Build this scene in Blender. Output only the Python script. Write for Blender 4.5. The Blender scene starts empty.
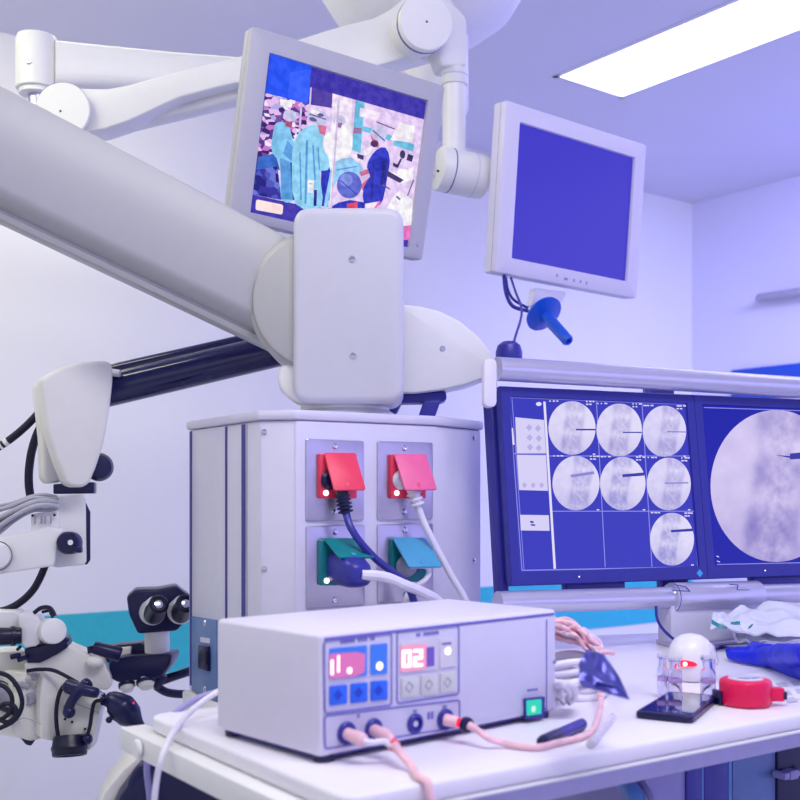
import bpy, bmesh, math, random
import numpy as np
from mathutils import Vector, Matrix, noise as mnoise
random.seed(7)
F = 1106.0; CX = 400.0; CY = 496.0; EYE = 1.07       # lens in pixels of an 800 px frame, horizon row, eye height
SC = bpy.context.scene; COL = SC.collection
R = math.radians

# ------------------------------------------------------------------ geometry of the view
def at(px, py, Y):
    return Vector(((px - CX) / F * Y, Y, EYE + (CY - py) / F * Y))
TZ = EYE - 0.267                                       # table top height
def tab(px, py, h=0.0):
    z = TZ + h - EYE
    Y = z * F / (CY - py)
    return Vector(((px - CX) / F * Y, Y, TZ + h))
class Pl:
    "an upright or tilted face in the room: u to its right, w up, n out towards the room"
    def __init__(s, o, yaw, pitch=0, roll=0):
        M = Matrix.Rotation(R(yaw), 3, 'Z') @ Matrix.Rotation(R(pitch), 3, 'X') @ Matrix.Rotation(R(roll), 3, 'Y')
        s.o = Vector(o); s.u = M.col[0].copy(); s.n = -M.col[1]; s.w = M.col[2].copy()
    def hit(s, px, py, off=0.0):
        d = Vector(((px - CX) / F, 1, (CY - py) / F)); e = Vector((0, 0, EYE))
        t = (s.o + s.n * off - e).dot(s.n) / d.dot(s.n)
        return e + d * t
    def loc(s, p):
        q = p - s.o; return (q.dot(s.u), q.dot(s.w))
    def pt(s, u, w, n=0.0): return s.o + s.u * u + s.w * w + s.n * n
    def quad(s, pts, off=0.0): return [s.hit(a, b, off) for a, b in pts]

# ------------------------------------------------------------------ materials
def lin(c):
    r = []
    for x in c:
        x = x / 255.0
        r.append(x / 12.92 if x <= 0.04045 else ((x + 0.055) / 1.055) ** 2.4)
    return r
MATS = {}
def mk(name, col, rough=0.45, metal=0.0, var=0.04, scale=40.0, bump=0.0, spec=0.5, coat=0.0, trans=0.0, ior=1.45, alpha=1.0):
    m = bpy.data.materials.new(name); m.use_nodes = True
    nt = m.node_tree; b = nt.nodes['Principled BSDF']
    c = lin(col)
    tc = nt.nodes.new('ShaderNodeTexCoord'); nz = nt.nodes.new('ShaderNodeTexNoise')
    nz.inputs['Scale'].default_value = scale; nz.inputs['Detail'].default_value = 4
    nt.links.new(tc.outputs['Object'], nz.inputs['Vector'])
    rp = nt.nodes.new('ShaderNodeValToRGB')
    rp.color_ramp.elements[0].position = 0.3; rp.color_ramp.elements[1].position = 0.7
    rp.color_ramp.elements[0].color = [max(0, x * (1 - var)) for x in c] + [1]
    rp.color_ramp.elements[1].color = [min(1, x * (1 + var)) for x in c] + [1]
    nt.links.new(nz.outputs['Fac'], rp.inputs['Fac']); nt.links.new(rp.outputs['Color'], b.inputs['Base Color'])
    b.inputs['Roughness'].default_value = rough; b.inputs['Metallic'].default_value = metal
    b.inputs['Specular IOR Level'].default_value = spec; b.inputs['Coat Weight'].default_value = coat
    b.inputs['Transmission Weight'].default_value = trans; b.inputs['IOR'].default_value = ior
    b.inputs['Alpha'].default_value = alpha
    if bump:
        bp = nt.nodes.new('ShaderNodeBump'); bp.inputs['Strength'].default_value = bump; bp.inputs['Distance'].default_value = 0.002
        nt.links.new(nz.outputs['Fac'], bp.inputs['Height']); nt.links.new(bp.outputs['Normal'], b.inputs['Normal'])
    MATS[name] = m; return m
def emi(name, col, strength=1.0, gloss=0.0):
    m = bpy.data.materials.new(name); m.use_nodes = True
    b = m.node_tree.nodes['Principled BSDF']; c = lin(col)
    b.inputs['Base Color'].default_value = (0.004, 0.004, 0.008, 1)
    b.inputs['Roughness'].default_value = 0.25; b.inputs['Specular IOR Level'].default_value = gloss
    b.inputs['Emission Color'].default_value = (*c, 1); b.inputs['Emission Strength'].default_value = strength
    MATS[name] = m; return m
def emi_soft(name, col, strength=1.0, gloss=0.0, var=0.16, scale=70):
    m = emi(name, col, strength, gloss); nt = m.node_tree; b = nt.nodes['Principled BSDF']; c = lin(col)
    tc = nt.nodes.new('ShaderNodeTexCoord'); nz = nt.nodes.new('ShaderNodeTexNoise'); nz.inputs['Scale'].default_value = scale; nz.inputs['Detail'].default_value = 5
    rp = nt.nodes.new('ShaderNodeValToRGB'); nt.links.new(tc.outputs['Object'], nz.inputs['Vector']); nt.links.new(nz.outputs['Fac'], rp.inputs['Fac'])
    rp.color_ramp.elements[0].position = 0.36; rp.color_ramp.elements[1].position = 0.62
    rp.color_ramp.elements[0].color = [x * (1 - var * 1.6) for x in c] + [1]; rp.color_ramp.elements[1].color = [min(1, x * (1 + var) + 0.02) for x in c] + [1]
    nt.links.new(rp.outputs['Color'], b.inputs['Emission Color']); return m
def emi_noise(name, cols, scale, strength=1.0, stretch=(1, 1, 1)):
    m = emi(name, cols[0], strength); nt = m.node_tree; b = nt.nodes['Principled BSDF']
    tc = nt.nodes.new('ShaderNodeTexCoord'); mp = nt.nodes.new('ShaderNodeMapping'); mp.inputs['Scale'].default_value = stretch
    v = nt.nodes.new('ShaderNodeTexVoronoi'); v.inputs['Scale'].default_value = scale
    rp = nt.nodes.new('ShaderNodeValToRGB'); rp.color_ramp.interpolation = 'CONSTANT'
    while len(rp.color_ramp.elements) < len(cols): rp.color_ramp.elements.new(0.5)
    for i, c in enumerate(cols):
        rp.color_ramp.elements[i].position = i / len(cols); rp.color_ramp.elements[i].color = (*lin(c), 1)
    sep = nt.nodes.new('ShaderNodeSeparateColor')
    nt.links.new(tc.outputs['Object'], mp.inputs['Vector']); nt.links.new(mp.outputs['Vector'], v.inputs['Vector'])
    nt.links.new(v.outputs['Color'], sep.inputs['Color']); nt.links.new(sep.outputs['Red'], rp.inputs['Fac'])
    nt.links.new(rp.outputs['Color'], b.inputs['Emission Color']); return m
def xray_mat(name, dark, light, lateral=0.0):
    "fluoroscopy picture on a screen: spine column, vertebrae and soft tissue, in the disc's own UV"
    m = emi(name, light, 1.0); nt = m.node_tree; b = nt.nodes['Principled BSDF']; L = nt.links.new
    uv = nt.nodes.new('ShaderNodeUVMap'); uv.uv_map = 'UVMap'
    sx = nt.nodes.new('ShaderNodeSeparateXYZ'); L(uv.outputs['UV'], sx.inputs['Vector'])
    def math_(op, a, b_=None, c_=None):
        n = nt.nodes.new('ShaderNodeMath'); n.operation = op
        for i, x in enumerate((a, b_, c_)):
            if x is None: continue
            if isinstance(x, (int, float)): n.inputs[i].default_value = x
            else: L(x, n.inputs[i])
        return n.outputs[0]
    U, V = sx.outputs['X'], sx.outputs['Y']
    bend = math_('MULTIPLY', math_('SINE', math_('MULTIPLY', V, 2.2)), 0.10)
    x = math_('SUBTRACT', math_('SUBTRACT', U, lateral), bend)
    col = math_('EXPONENT', math_('MULTIPLY', math_('MULTIPLY', x, x), -9.0))          # the column
    seg = math_('MULTIPLY_ADD', math_('SINE', math_('MULTIPLY', V, 9.0)), 0.5, 0.5)     # vertebrae against discs
    nz = nt.nodes.new('ShaderNodeTexNoise'); nz.inputs['Scale'].default_value = 3.2; nz.inputs['Detail'].default_value = 5
    L(uv.outputs['UV'], nz.inputs['Vector'])
    ped = math_('EXPONENT', math_('MULTIPLY', math_('POWER', math_('SUBTRACT', math_('ABSOLUTE', x), 0.28), 2.0), -60.0))
    low = math_('MULTIPLY', math_('MAXIMUM', math_('MULTIPLY', V, -1.0), 0.0), 0.35)
    n2 = nt.nodes.new('ShaderNodeTexNoise'); n2.inputs['Scale'].default_value = 7.5; n2.inputs['Detail'].default_value = 3
    L(uv.outputs['UV'], n2.inputs['Vector'])
    edge = math_('EXPONENT', math_('MULTIPLY', math_('POWER', math_('SUBTRACT', math_('ABSOLUTE', x), 0.36), 2.0), -160.0))
    disc = math_('POWER', math_('SUBTRACT', 1.0, seg), 4.0)
    t = math_('MULTIPLY', col, math_('MULTIPLY_ADD', n2.outputs['Fac'], 1.0, -0.12))
    t = math_('ADD', t, math_('MULTIPLY', ped, math_('MULTIPLY', seg, 0.30)))
    t = math_('ADD', t, math_('MULTIPLY', edge, 0.14))
    t = math_('SUBTRACT', t, math_('MULTIPLY', math_('MULTIPLY', disc, col), 0.22))
    t = math_('ADD', t, low)
    t = math_('SUBTRACT', t, math_('MULTIPLY', U, 0.10))
    t = math_('ADD', t, math_('MULTIPLY', math_('SUBTRACT', nz.outputs['Fac'], 0.45), 0.5))
    mx = nt.nodes.new('ShaderNodeMix'); mx.data_type = 'RGBA'; mx.clamp_factor = True
    L(t, mx.inputs['Factor']); mx.inputs['A'].default_value = (*lin(light), 1); mx.inputs['B'].default_value = (*lin(dark), 1)
    L(mx.outputs['Result'], b.inputs['Emission Color']); return m

mk('wall', (226, 226, 230), 0.7, var=0.012, scale=3)
mk('wallbluelit', (214, 214, 240), 0.7, var=0.012, scale=3)  # wall paint with the blue light put into its colour
mk('ceiling', (214, 214, 230), 0.8, var=0.012, scale=3)  # some of the blue light is in the ceiling colour too
mk('floor', (205, 205, 212), 0.5, var=0.05, scale=9)
mk('teal', (48, 178, 190), 0.5)
mk('bluetrim', (30, 80, 190), 0.5)
mk('white', (230, 230, 234), 0.35, var=0.012)
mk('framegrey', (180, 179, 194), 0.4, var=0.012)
mk('housing', (196, 196, 212), 0.38, var=0.012)  # white plastic of the joint, its shade put into the colour
mk('armshaded', (176, 176, 180), 0.38, var=0.012)  # white plastic of the arm, darkened to carry its shade
mk('ivory', (226, 225, 222), 0.4, var=0.015)
mk('lilac', (222, 218, 240), 0.4, var=0.012)
mk('panel', (206, 204, 228), 0.42, var=0.015)
mk('tower', (212, 210, 233), 0.42, var=0.015)
mk('groove', (60, 58, 140), 0.5)
mk('navy', (12, 14, 70), 0.32, var=0.1)  # navy and the darks below: black things, blue haze mixed into colour
mk('navygloss', (12, 14, 82), 0.14, var=0.08, coat=0.4)
mk('black', (10, 11, 48), 0.35, var=0.1)
mk('rubber', (10, 11, 46), 0.6, var=0.15, bump=0.2, scale=300)
mk('bezelnavy', (44, 46, 150), 0.4, var=0.05)
mk('indigo', (48, 48, 150), 0.35, var=0.08)
mk('steel', (196, 192, 214), 0.3, metal=0.85, var=0.06, scale=20)
mk('tube', (205, 203, 228), 0.28, metal=0.6, var=0.02)
mk('chrome', (210, 210, 225), 0.15, metal=1.0)
mk('aprongrey', (176, 172, 214), 0.4, metal=0.2)
mk('red', (236, 62, 98), 0.38)
mk('redhaze', (236, 104, 160), 0.38)  # same red as the other lid, paled by haze in the colour
mk('green', (10, 124, 138), 0.38)
mk('greenhaze', (76, 160, 205), 0.38)  # same green, with the haze put into the colour
mk('slatebox', (70, 90, 150), 0.4)
mk('steelblue', (96, 122, 176), 0.4)
mk('skyblue', (95, 140, 210), 0.35)
mk('table', (232, 229, 242), 0.3, var=0.01)
mk('beige', (205, 203, 205), 0.5)
mk('pinkwire', (240, 196, 208), 0.35, var=0.12, scale=60)
mk('whitewire', (226, 222, 240), 0.4)
mk('violetwire', (150, 146, 200), 0.4)
mk('grey', (165, 165, 182), 0.45, var=0.08)
mk('foil', (84, 84, 166), 0.3, metal=0.6, var=0.15, scale=10, bump=0.1)
mk('tapered', (226, 14, 84), 0.38, bump=0.25, scale=120)
mk('redlight', (240, 80, 105), 0.4)
mk('paper', (226, 224, 240), 0.7)
mk('printgrey', (186, 186, 214), 0.7)
mk('glove', (6, 32, 214), 0.45, var=0.12, scale=30, bump=0.3)
mk('handleblue', (16, 86, 214), 0.25, coat=0.3)
mk('plastic', (214, 216, 238), 0.22, var=0.06, scale=18, bump=0.4)
mk('tealprint', (20, 130, 150), 0.4)
mk('glass', (240, 240, 252), 0.03, trans=1.0, ior=1.2, var=0.0)
mk('dome', (232, 230, 244), 0.3, var=0.01)
mk('violetlabel', (190, 160, 225), 0.5)
mk('blackglass', (14, 14, 70), 0.06, coat=0.6)
mk('blueplate', (64, 132, 236), 0.4)
mk('bluekey', (38, 104, 232), 0.4)
mk('bluekeydark', (26, 66, 200), 0.5)
mk('creamplate', (216, 212, 224), 0.45)
mk('creamkey', (205, 206, 208), 0.45)
mk('creamkeydark', (165, 165, 190), 0.5)
mk('ink', (110, 106, 190), 0.6)
mk('clear', (232, 230, 246), 0.12, var=0.0, alpha=0.45)
emi('lamp', (205, 202, 255), 5.0)
emi('led', (255, 225, 225), 2.5)
emi('ledglow', (255, 120, 120), 1.6)
emi('redglow', (250, 40, 70), 1.6)
emi('digit', (255, 235, 245), 2.2)
emi('pinkdisplay', (255, 160, 205), 1.0)
emi('pinkdim', (232, 128, 205), 0.9)
emi('violetdim', (120, 96, 215), 0.9)
emi('greenlamp', (60, 214, 190), 1.0)
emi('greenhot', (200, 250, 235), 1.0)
emi('bluescreen', (52, 44, 200), 0.92, gloss=0.5)

# ------------------------------------------------------------------ mesh building
def rounded(pts, r, n=4):
    out = []; N = len(pts)
    for i in range(N):
        p = Vector(pts[i]); a = Vector(pts[i - 1]); b = Vector(pts[(i + 1) % N])
        rr = r[i] if isinstance(r, (list, tuple)) else r
        da = a - p; db = b - p
        k = min(rr, da.length * 0.48, db.length * 0.48)
        if k < 1e-6: out.append(p); continue
        A = p + da.normalized() * k; B = p + db.normalized() * k
        for j in range(n + 1):
            t = j / n; out.append(A * (1 - t) ** 2 + p * 2 * t * (1 - t) + B * t * t)
    return out
def smooth_closed(pts, sub=4):
    N = len(pts); out = []
    for i in range(N):
        p0, p1, p2, p3 = [Vector(pts[(i + k - 1) % N]) for k in range(4)]
        for j in range(sub):
            t = j / sub
            out.append(0.5 * ((2 * p1) + (-p0 + p2) * t + (2 * p0 - 5 * p1 + 4 * p2 - p3) * t * t + (-p0 + 3 * p1 - 3 * p2 + p3) * t ** 3))
    return out
class MB:
    def __init__(s): s.v = []; s.f = []; s.mi = []; s.mats = []; s.uv = {}
    def _m(s, mat):
        if mat not in s.mats: s.mats.append(mat)
        return s.mats.index(mat)
    def take(s, bm, mat):
        bmesh.ops.recalc_face_normals(bm, faces=bm.faces[:])
        bm.verts.index_update(); o = len(s.v); k = s._m(mat)
        s.v += [v.co.copy() for v in bm.verts]
        for f in bm.faces: s.f.append([o + v.index for v in f.verts]); s.mi.append(k)
        bm.free(); return s
    def prism(s, pts, vec, bevel=0.0, mat=None, segs=2):
        bm = bmesh.new(); vec = Vector(vec)
        lo = [bm.verts.new(Vector(p)) for p in pts]; hi = [bm.verts.new(Vector(p) + vec) for p in pts]
        N = len(pts); bm.faces.new(lo); bm.faces.new(hi[::-1])
        for i in range(N): bm.faces.new([lo[i], hi[i], hi[(i + 1) % N], lo[(i + 1) % N]])
        if bevel:
            bmesh.ops.recalc_face_normals(bm, faces=bm.faces[:])
            es = [e for e in bm.edges if e.calc_face_angle(0) > 0.5]
            bmesh.ops.bevel(bm, geom=es, offset=bevel, segments=segs, profile=0.5, affect='EDGES', clamp_overlap=True)
        return s.take(bm, mat)
    def box(s, c, u, v, w, bevel=0.0, mat=None, segs=2):
        "centre and three half-extent vectors"
        c = Vector(c); u = Vector(u); v = Vector(v); w = Vector(w)
        return s.prism([c - u - v - w, c + u - v - w, c + u + v - w, c - u + v - w], w * 2, bevel, mat, segs)
    def lathe(s, c, axis, prof, seg=32, mat=None, sx=1.0):
        bm = bmesh.new(); a = Vector(axis).normalized(); c = Vector(c)
        x = a.orthogonal().normalized(); y = a.cross(x)
        rings = []
        for r, h in prof:
            if r < 1e-6: rings.append([bm.verts.new(c + a * h)])
            else: rings.append([bm.verts.new(c + a * h + (x * math.cos(2 * math.pi * k / seg) + y * sx * math.sin(2 * math.pi * k / seg)) * r) for k in range(seg)])
        for A, B in zip(rings, rings[1:]):
            for k in range(seg):
                k2 = (k + 1) % seg
                if len(A) == 1 and len(B) == 1: continue
                if len(A) == 1: bm.faces.new([A[0], B[k], B[k2]])
                elif len(B) == 1: bm.faces.new([A[k], A[k2], B[0]])
                else: bm.faces.new([A[k], A[k2], B[k2], B[k]])
        if len(rings[0]) > 1: bm.faces.new(rings[0])
        if len(rings[-1]) > 1: bm.faces.new(rings[-1][::-1])
        return s.take(bm, mat)
    def cyl(s, a, b, r, r2=None, mat=None, seg=28, bev=0.0):
        a = Vector(a); b = Vector(b); h = (b - a).length; r2 = r if r2 is None else r2
        bev = min(bev, r * 0.9, r2 * 0.9, h * 0.45)
        if bev: pr = [(0, 0), (r - bev, 0), (r - bev * 0.3, bev * 0.3), (r, bev), (r2, h - bev), (r2 - bev * 0.3, h - bev * 0.3), (r2 - bev, h), (0, h)]
        else: pr = [(0, 0), (r, 0), (r2, h), (0, h)]
        return s.lathe(a, b - a, pr, seg, mat)
    def ball(s, c, r, mat=None, axis=(0, 0, 1), sq=1.0, seg=24):
        n = 12; return s.lathe(c, axis, [(r * math.sin(math.pi * k / n), -r * sq * math.cos(math.pi * k / n)) for k in range(n + 1)], seg, mat)
    def loft(s, rings, mat=None):
        bm = bmesh.new(); V = [[bm.verts.new(Vector(p)) for p in r] for r in rings]; N = len(V[0])
        for A, B in zip(V, V[1:]):
            for k in range(N): bm.faces.new([A[k], A[(k + 1) % N], B[(k + 1) % N], B[k]])
        bm.faces.new(V[0]); bm.faces.new(V[-1][::-1]); return s.take(bm, mat)
    def tube(s, pts, r, mat=None, seg=10, sub=6):
        P = [Vector(p) for p in pts]; rs = list(r) if isinstance(r, (list, tuple)) else [r] * len(P)
        C = []; RR = []
        if len(P) > 2:
            Q = [P[0] * 2 - P[1]] + P + [P[-1] * 2 - P[-2]]
            for i in range(1, len(Q) - 2):
                p0, p1, p2, p3 = Q[i - 1:i + 3]
                for j in range(sub):
                    t = j / sub
                    C.append(0.5 * ((2 * p1) + (-p0 + p2) * t + (2 * p0 - 5 * p1 + 4 * p2 - p3) * t * t + (-p0 + 3 * p1 - 3 * p2 + p3) * t ** 3))
                    RR.append(rs[i - 1] * (1 - t) + rs[i] * t)
            C.append(P[-1]); RR.append(rs[-1])
        else: C = P; RR = rs
        T = [(C[min(i + 1, len(C) - 1)] - C[max(i - 1, 0)]).normalized() for i in range(len(C))]
        x = T[0].orthogonal().normalized(); rings = []
        for c, t, q in zip(C, T, RR):
            x = (x - t * x.dot(t)).normalized(); y = t.cross(x)
            rings.append([c + (x * math.cos(2 * math.pi * k / seg) + y * math.sin(2 * math.pi * k / seg)) * q for k in range(seg)])
        return s.loft(rings, mat)
    def flat(s, pts, n, mat=None, uvs=None):
        "a flat drawing element in a screen's face"
        pts = [Vector(p) for p in pts]; a = Vector((0, 0, 0))
        for i in range(len(pts)): a += (pts[i] - pts[0]).cross(pts[(i + 1) % len(pts)] - pts[0])
        if a.dot(Vector(n)) < 0:
            pts = pts[::-1]
            if uvs: uvs = uvs[::-1]
        o = len(s.v); s.v += pts
        if uvs:
            for i, q in enumerate(uvs): s.uv[o + i] = q
        s.f.append(list(range(o, o + len(pts)))); s.mi.append(s._m(mat)); return s
    def build(s, name, parent=None, origin=None, angle=35):
        o0 = Vector(origin) if origin is not None else (Vector(parent['_o']) if parent is not None else Vector((0, 0, 0)))
        me = bpy.data.meshes.new(name); me.from_pydata([tuple(v - o0) for v in s.v], [], s.f)
        for m in s.mats: me.materials.append(MATS[m])
        me.polygons.foreach_set('material_index', s.mi); me.polygons.foreach_set('use_smooth', [True] * len(s.f))
        if s.uv:
            L = me.uv_layers.new(name='UVMap')
            for lp in me.loops: L.data[lp.index].uv = s.uv.get(lp.vertex_index, (0, 0))
        me.update(); me.set_sharp_from_angle(angle=R(angle))
        ob = bpy.data.objects.new(name, me); COL.objects.link(ob); ob['_o'] = tuple(o0)
        if parent is not None: ob.parent = parent
        else: ob.location = o0
        return ob
def tag(o, label, cat, group=None):
    o['label'] = label; o['category'] = cat
    if group: o['group'] = group
    return o
def thing(name, label, cat, loc, group=None):
    o = bpy.data.objects.new(name, None); COL.objects.link(o); o.location = loc; o['_o'] = tuple(loc)
    o.empty_display_size = 0.05; return tag(o, label, cat, group)
def struct(o): o['kind'] = 'structure'; return o
def part(mb, name, parent, label=None, angle=35):
    o = mb.build(name, parent, angle=angle)
    if label: o['label'] = label
    return o
def screw(parent, p, n, r=0.004, mat='chrome', name='screw'):
    n = Vector(n).normalized()
    m = MB().lathe(p, n, [(r, -0.001), (r, 0.0006), (r * 0.8, 0.0018), (r * 0.35, 0.0022), (r * 0.3, 0.001), (0, 0.001)], 14, mat)
    return part(m, name, parent)

# ------------------------------------------------------------------ the room
K = Vector((1.55, 5.87, 0)); BD = Vector((math.cos(R(37)), math.sin(R(37)), 0)); RD = Vector((math.sin(R(37)), -math.cos(R(37)), 0))
CEIL = EYE + 1.55; UP = Vector((0, 0, 1))
def slab(name, a, b, thick, z0, z1, mat):
    a = Vector((a.x, a.y, z0)); b = Vector((b.x, b.y, z0)); t = Vector(thick)
    return struct(MB().prism([a, b, b + t, a + t], UP * (z1 - z0), 0, mat).build(name))
slab('wall_back', K - BD * 9, K + BD * 0.2, -RD * 0.12, 0, CEIL, 'wall')
slab('wall_right', K, K + RD * 2.8, BD * 0.12, 0, CEIL, 'wallbluelit')
corner = [K - BD * 9, K + BD * 0.2, K + BD * 0.2 + RD * 8.5, K - BD * 9 + RD * 8.5]
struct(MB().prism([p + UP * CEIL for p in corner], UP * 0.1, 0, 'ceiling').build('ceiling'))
struct(MB().prism([p - UP * 0.1 for p in corner], UP * 0.1, 0, 'floor').build('floor'))
slab('trim_1', K - BD * 7.5, K - BD * 0.002, RD * 0.004, EYE - 0.65, EYE - 0.41, 'teal')
wr = Pl(K, 37 - 90)                                        # the right-hand wall's face
u0, w0_ = wr.loc(wr.hit(733, 370.5)); q = [wr.pt(u0, w0_), wr.pt(u0 + 1.6, w0_), wr.pt(u0 + 1.6, w0_ - 0.16), wr.pt(u0, w0_ - 0.16)]
struct(MB().prism(q, wr.n * 0.02, 0.004, 'bluetrim').build('trim_2'))
a = wr.hit(760, 298, 0.05); b = wr.hit(840, 286, 0.05)
rail = thing('wall_rail', 'slim grey horizontal rail fixed high on the right-hand wall', 'rail', a)
part(MB().cyl(a, b, 0.021, mat='grey', bev=0.004), 'bar', rail)
part(MB().ball(a, 0.022, 'grey'), 'end_cap', rail)
for px in (774, 825):
    p = wr.hit(px, 298 - (px - 760) * 0.15, 0.0)
    part(MB().cyl(p, p + wr.n * 0.05, 0.012, mat='grey'), 'bracket', rail)
# the ceiling lamp in view
Lc = Vector(((560 - CX) / F * 4.08, 4.08, CEIL)); sd = BD * 0.337
lamp = thing('ceiling_light', 'long glowing white rectangular light panel in the ceiling', 'ceiling light', Lc)
lo = [Lc, Lc + sd, Lc + sd + RD * 2.2, Lc + RD * 2.2]
part(MB().prism([p - UP * 0.004 for p in lo], UP * 0.02, 0, 'lamp'), 'diffuser', lamp)
fr = MB()
for i in range(4):
    p0, p1 = lo[i], lo[(i + 1) % 4]; d = (p1 - p0).normalized(); n = d.cross(UP)
    mid = sum(lo, Vector()) / 4
    if (mid - p0).dot(n) > 0: n = -n
    fr.prism([p0 - d * 0.02, p1 + d * 0.02, p1 + d * 0.02 + n * 0.02, p0 - d * 0.02 + n * 0.02], -UP * 0.003, 0, 'ceiling')
part(fr, 'frame', lamp)

# ------------------------------------------------------------------ the work table
TA = 35.0; tu = Vector((math.cos(R(TA)), math.sin(R(TA)), 0)); tv = Vector((-math.sin(R(TA)), math.cos(R(TA)), 0))
P0 = Vector((-0.0477, 0.978, TZ)); P1 = P0 + tv * 0.46; P2 = P1 + tu * 0.45; P3 = Vector((0.24, 2.085, TZ)); P4 = Vector((0.95, 2.29, TZ)); P5 = P0 + tu * 1.35
table = thing('work_table', 'white work table with rounded rim and metal apron under the instruments', 'table', Vector((0.35, 1.55, 0)))
top = [P0, P5, P4, P3, P2, P1]
part(MB().prism(rounded(top, [0.02, 0.02, 0.02, 0.02, 0.02, 0.03], 3), -UP * 0.019, 0.006, 'table', 3), 'table_top', table)
cen = Vector((0.35, 1.6, TZ))
ins = [P0 + tu * 0.016 + tv * 0.012, P5 + tv * 0.012 - tu * 0.01, P4 - tv * 0.03 - tu * 0.03, P3 + Vector((0.02, -0.03, 0)), P2 - tv * 0.015 + Vector((0.01, 0, 0)), P1 - tv * 0.012 + tu * 0.016]
part(MB().prism([p - UP * 0.019 for p in ins], -UP * 0.026, 0.002, 'aprongrey'), 'apron', table, 'grey metal apron')
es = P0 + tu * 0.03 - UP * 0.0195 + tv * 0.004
part(MB().prism([es, es + tu * 1.3, es + tu * 1.3 - tv * 0.0058, es - tv * 0.0058], -UP * 0.0035, 0.001, 'white'), 'edge_strip', table, 'highlight line under the rim')  # white strip added to stand for the highlight along the rim
r0 = P0 - tu * 0.021 - tv * 0.03 - UP * 0.019; r1 = P0 - tu * 0.021 + tv * 0.493 - UP * 0.019
part(MB().prism([r0, r1, r1 + tu * 0.035, r0 + tu * 0.035], -UP * 0.028, 0.003, 'white'), 'side_rail', table)
pb = P0 - tu * 0.0225 + tv * 0.425 - UP * 0.033
part(MB().lathe(pb, -tu, [(0, 0), (0.011, 0), (0.0115, 0.003), (0.009, 0.005), (0, 0.0055)], 20, 'white'), 'rail_button', table)
for q in (P0 + (tu + tv) * 0.05, P2 - tv * 0.08 - tu * 0.03, P5 - tu * 0.05 + tv * 0.05, P4 + Vector((-0.06, -0.06, 0)), P3 + Vector((0.05, -0.08, 0))):
    part(MB().cyl(Vector((q.x, q.y, 0)), Vector((q.x, q.y, TZ - 0.045)), 0.018, mat='tube'), 'leg', table)
kb = P0 + tu * 0.155 + tv * 0.002 - UP * 0.045
part(MB().ball(tab(470, 797), 0.0001, 'white'), 'rail_knob', table) if False else None
k0 = P0 + tu * 0.135 - UP * 0.036 + tv * 0.012
part(MB().cyl(k0, k0 - tv * 0.016, 0.005, mat='white').ball(k0 - tv * 0.02, 0.0085, 'white'), 'rail_knob', table, 'round white knob')

# ------------------------------------------------------------------ equipment tower
tp = Pl((-0.1635, 1.756, EYE), 32.0); A = tp.o.copy()
tn = tp.n; tu2 = tp.u; tv2 = -tp.n
def ray_to(p, d, px):
    k = (px - CX) / F; t = (k * p.y - p.x) / (d.x - k * d.y); return p + d * t
B = ray_to(A, Vector((-0.974, 0.225, 0)), 259.5); C_ = ray_to(B, tv2, 188.5)
D_ = A + tu2 * tp.loc(tp.hit(435, 496))[0]; E_ = ray_to(D_, Vector((0.545, 0.839, 0)), 481)
G_ = E_ + tv2 * (C_ - E_).dot(tv2)
plan = [A, D_, E_, G_, C_, B]
def ztop(p, d): return p + UP * d
tower = thing('equipment_tower', 'tall pale lavender equipment tower with four power outlets on its front', 'equipment tower', Vector((plan[0].x + 0.1, plan[0].y + 0.15, 0)))
zb = -0.356
part(MB().prism([p + UP * zb for p in plan], UP * (0.1207 - zb), 0.004, 'tower'), 'body', tower)
ctr = sum(plan, Vector()) / 6
def grow(pl, d): return [p + (p - ctr).normalized() * d for p in pl]
part(MB().prism([p + UP * 0.1212 for p in grow(plan, 0.006)], UP * 0.016, 0.005, 'tower'), 'cap', tower)
part(MB().prism([p + UP * (zb - 0.0006) for p in grow(plan, 0.014)], UP * (-EYE - zb + 0.03), 0.006, 'white'), 'plinth', tower)
side = Pl(B, 32 - 90)
def side_strip(x0, x1, y0, y1, mat, name, off=0.0012, label=None):
    q = [side.hit(x0, y0), side.hit(x1, y0), side.hit(x1, y1), side.hit(x0, y1)]
    za = EYE + 0.118; z2 = EYE + zb + 0.01
    q[0].z = q[1].z = za; q[2].z = q[3].z = z2
    return part(MB().prism([p - side.n * 0.003 for p in q], side.n * (0.003 + off), 0, mat), name, tower, label)
side_strip(190.2, 192, 0, 0, 'groove', 'seam'); side_strip(225.6, 227.4, 0, 0, 'groove', 'seam')
side_strip(242, 246.5, 0, 0, 'groove', 'seam'); side_strip(246.6, 247.6, 0, 0, 'steel', 'seam_rail', 0.002)
ch = Pl(A, math.degrees(math.atan2((A - B).y, (A - B).x)))
for y0 in (0,):
    for px, nm in ((260.6, 'seam'), (295, 'seam')):
        q = [ch.hit(px - 0.5, 440), ch.hit(px + 0.5, 440)]
        q = [Vector((q[0].x, q[0].y, EYE + 0.118)), Vector((q[1].x, q[1].y, EYE + 0.118)), Vector((q[1].x, q[1].y, EYE + zb + 0.01)), Vector((q[0].x, q[0].y, EYE + zb + 0.01))]
        part(MB().prism([p - ch.n * 0.003 for p in q], ch.n * 0.0036, 0, 'panel'), nm, tower)
for px, py in ((264, 432), (264, 569)): screw(tower, ch.hit(px, py, 0.0004), ch.n, 0.005)
rc = Pl(D_, 57)
for px, py in ((474, 438), (474, 561)): screw(tower, rc.hit(px, py, 0.0004), rc.n, 0.005)
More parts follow.
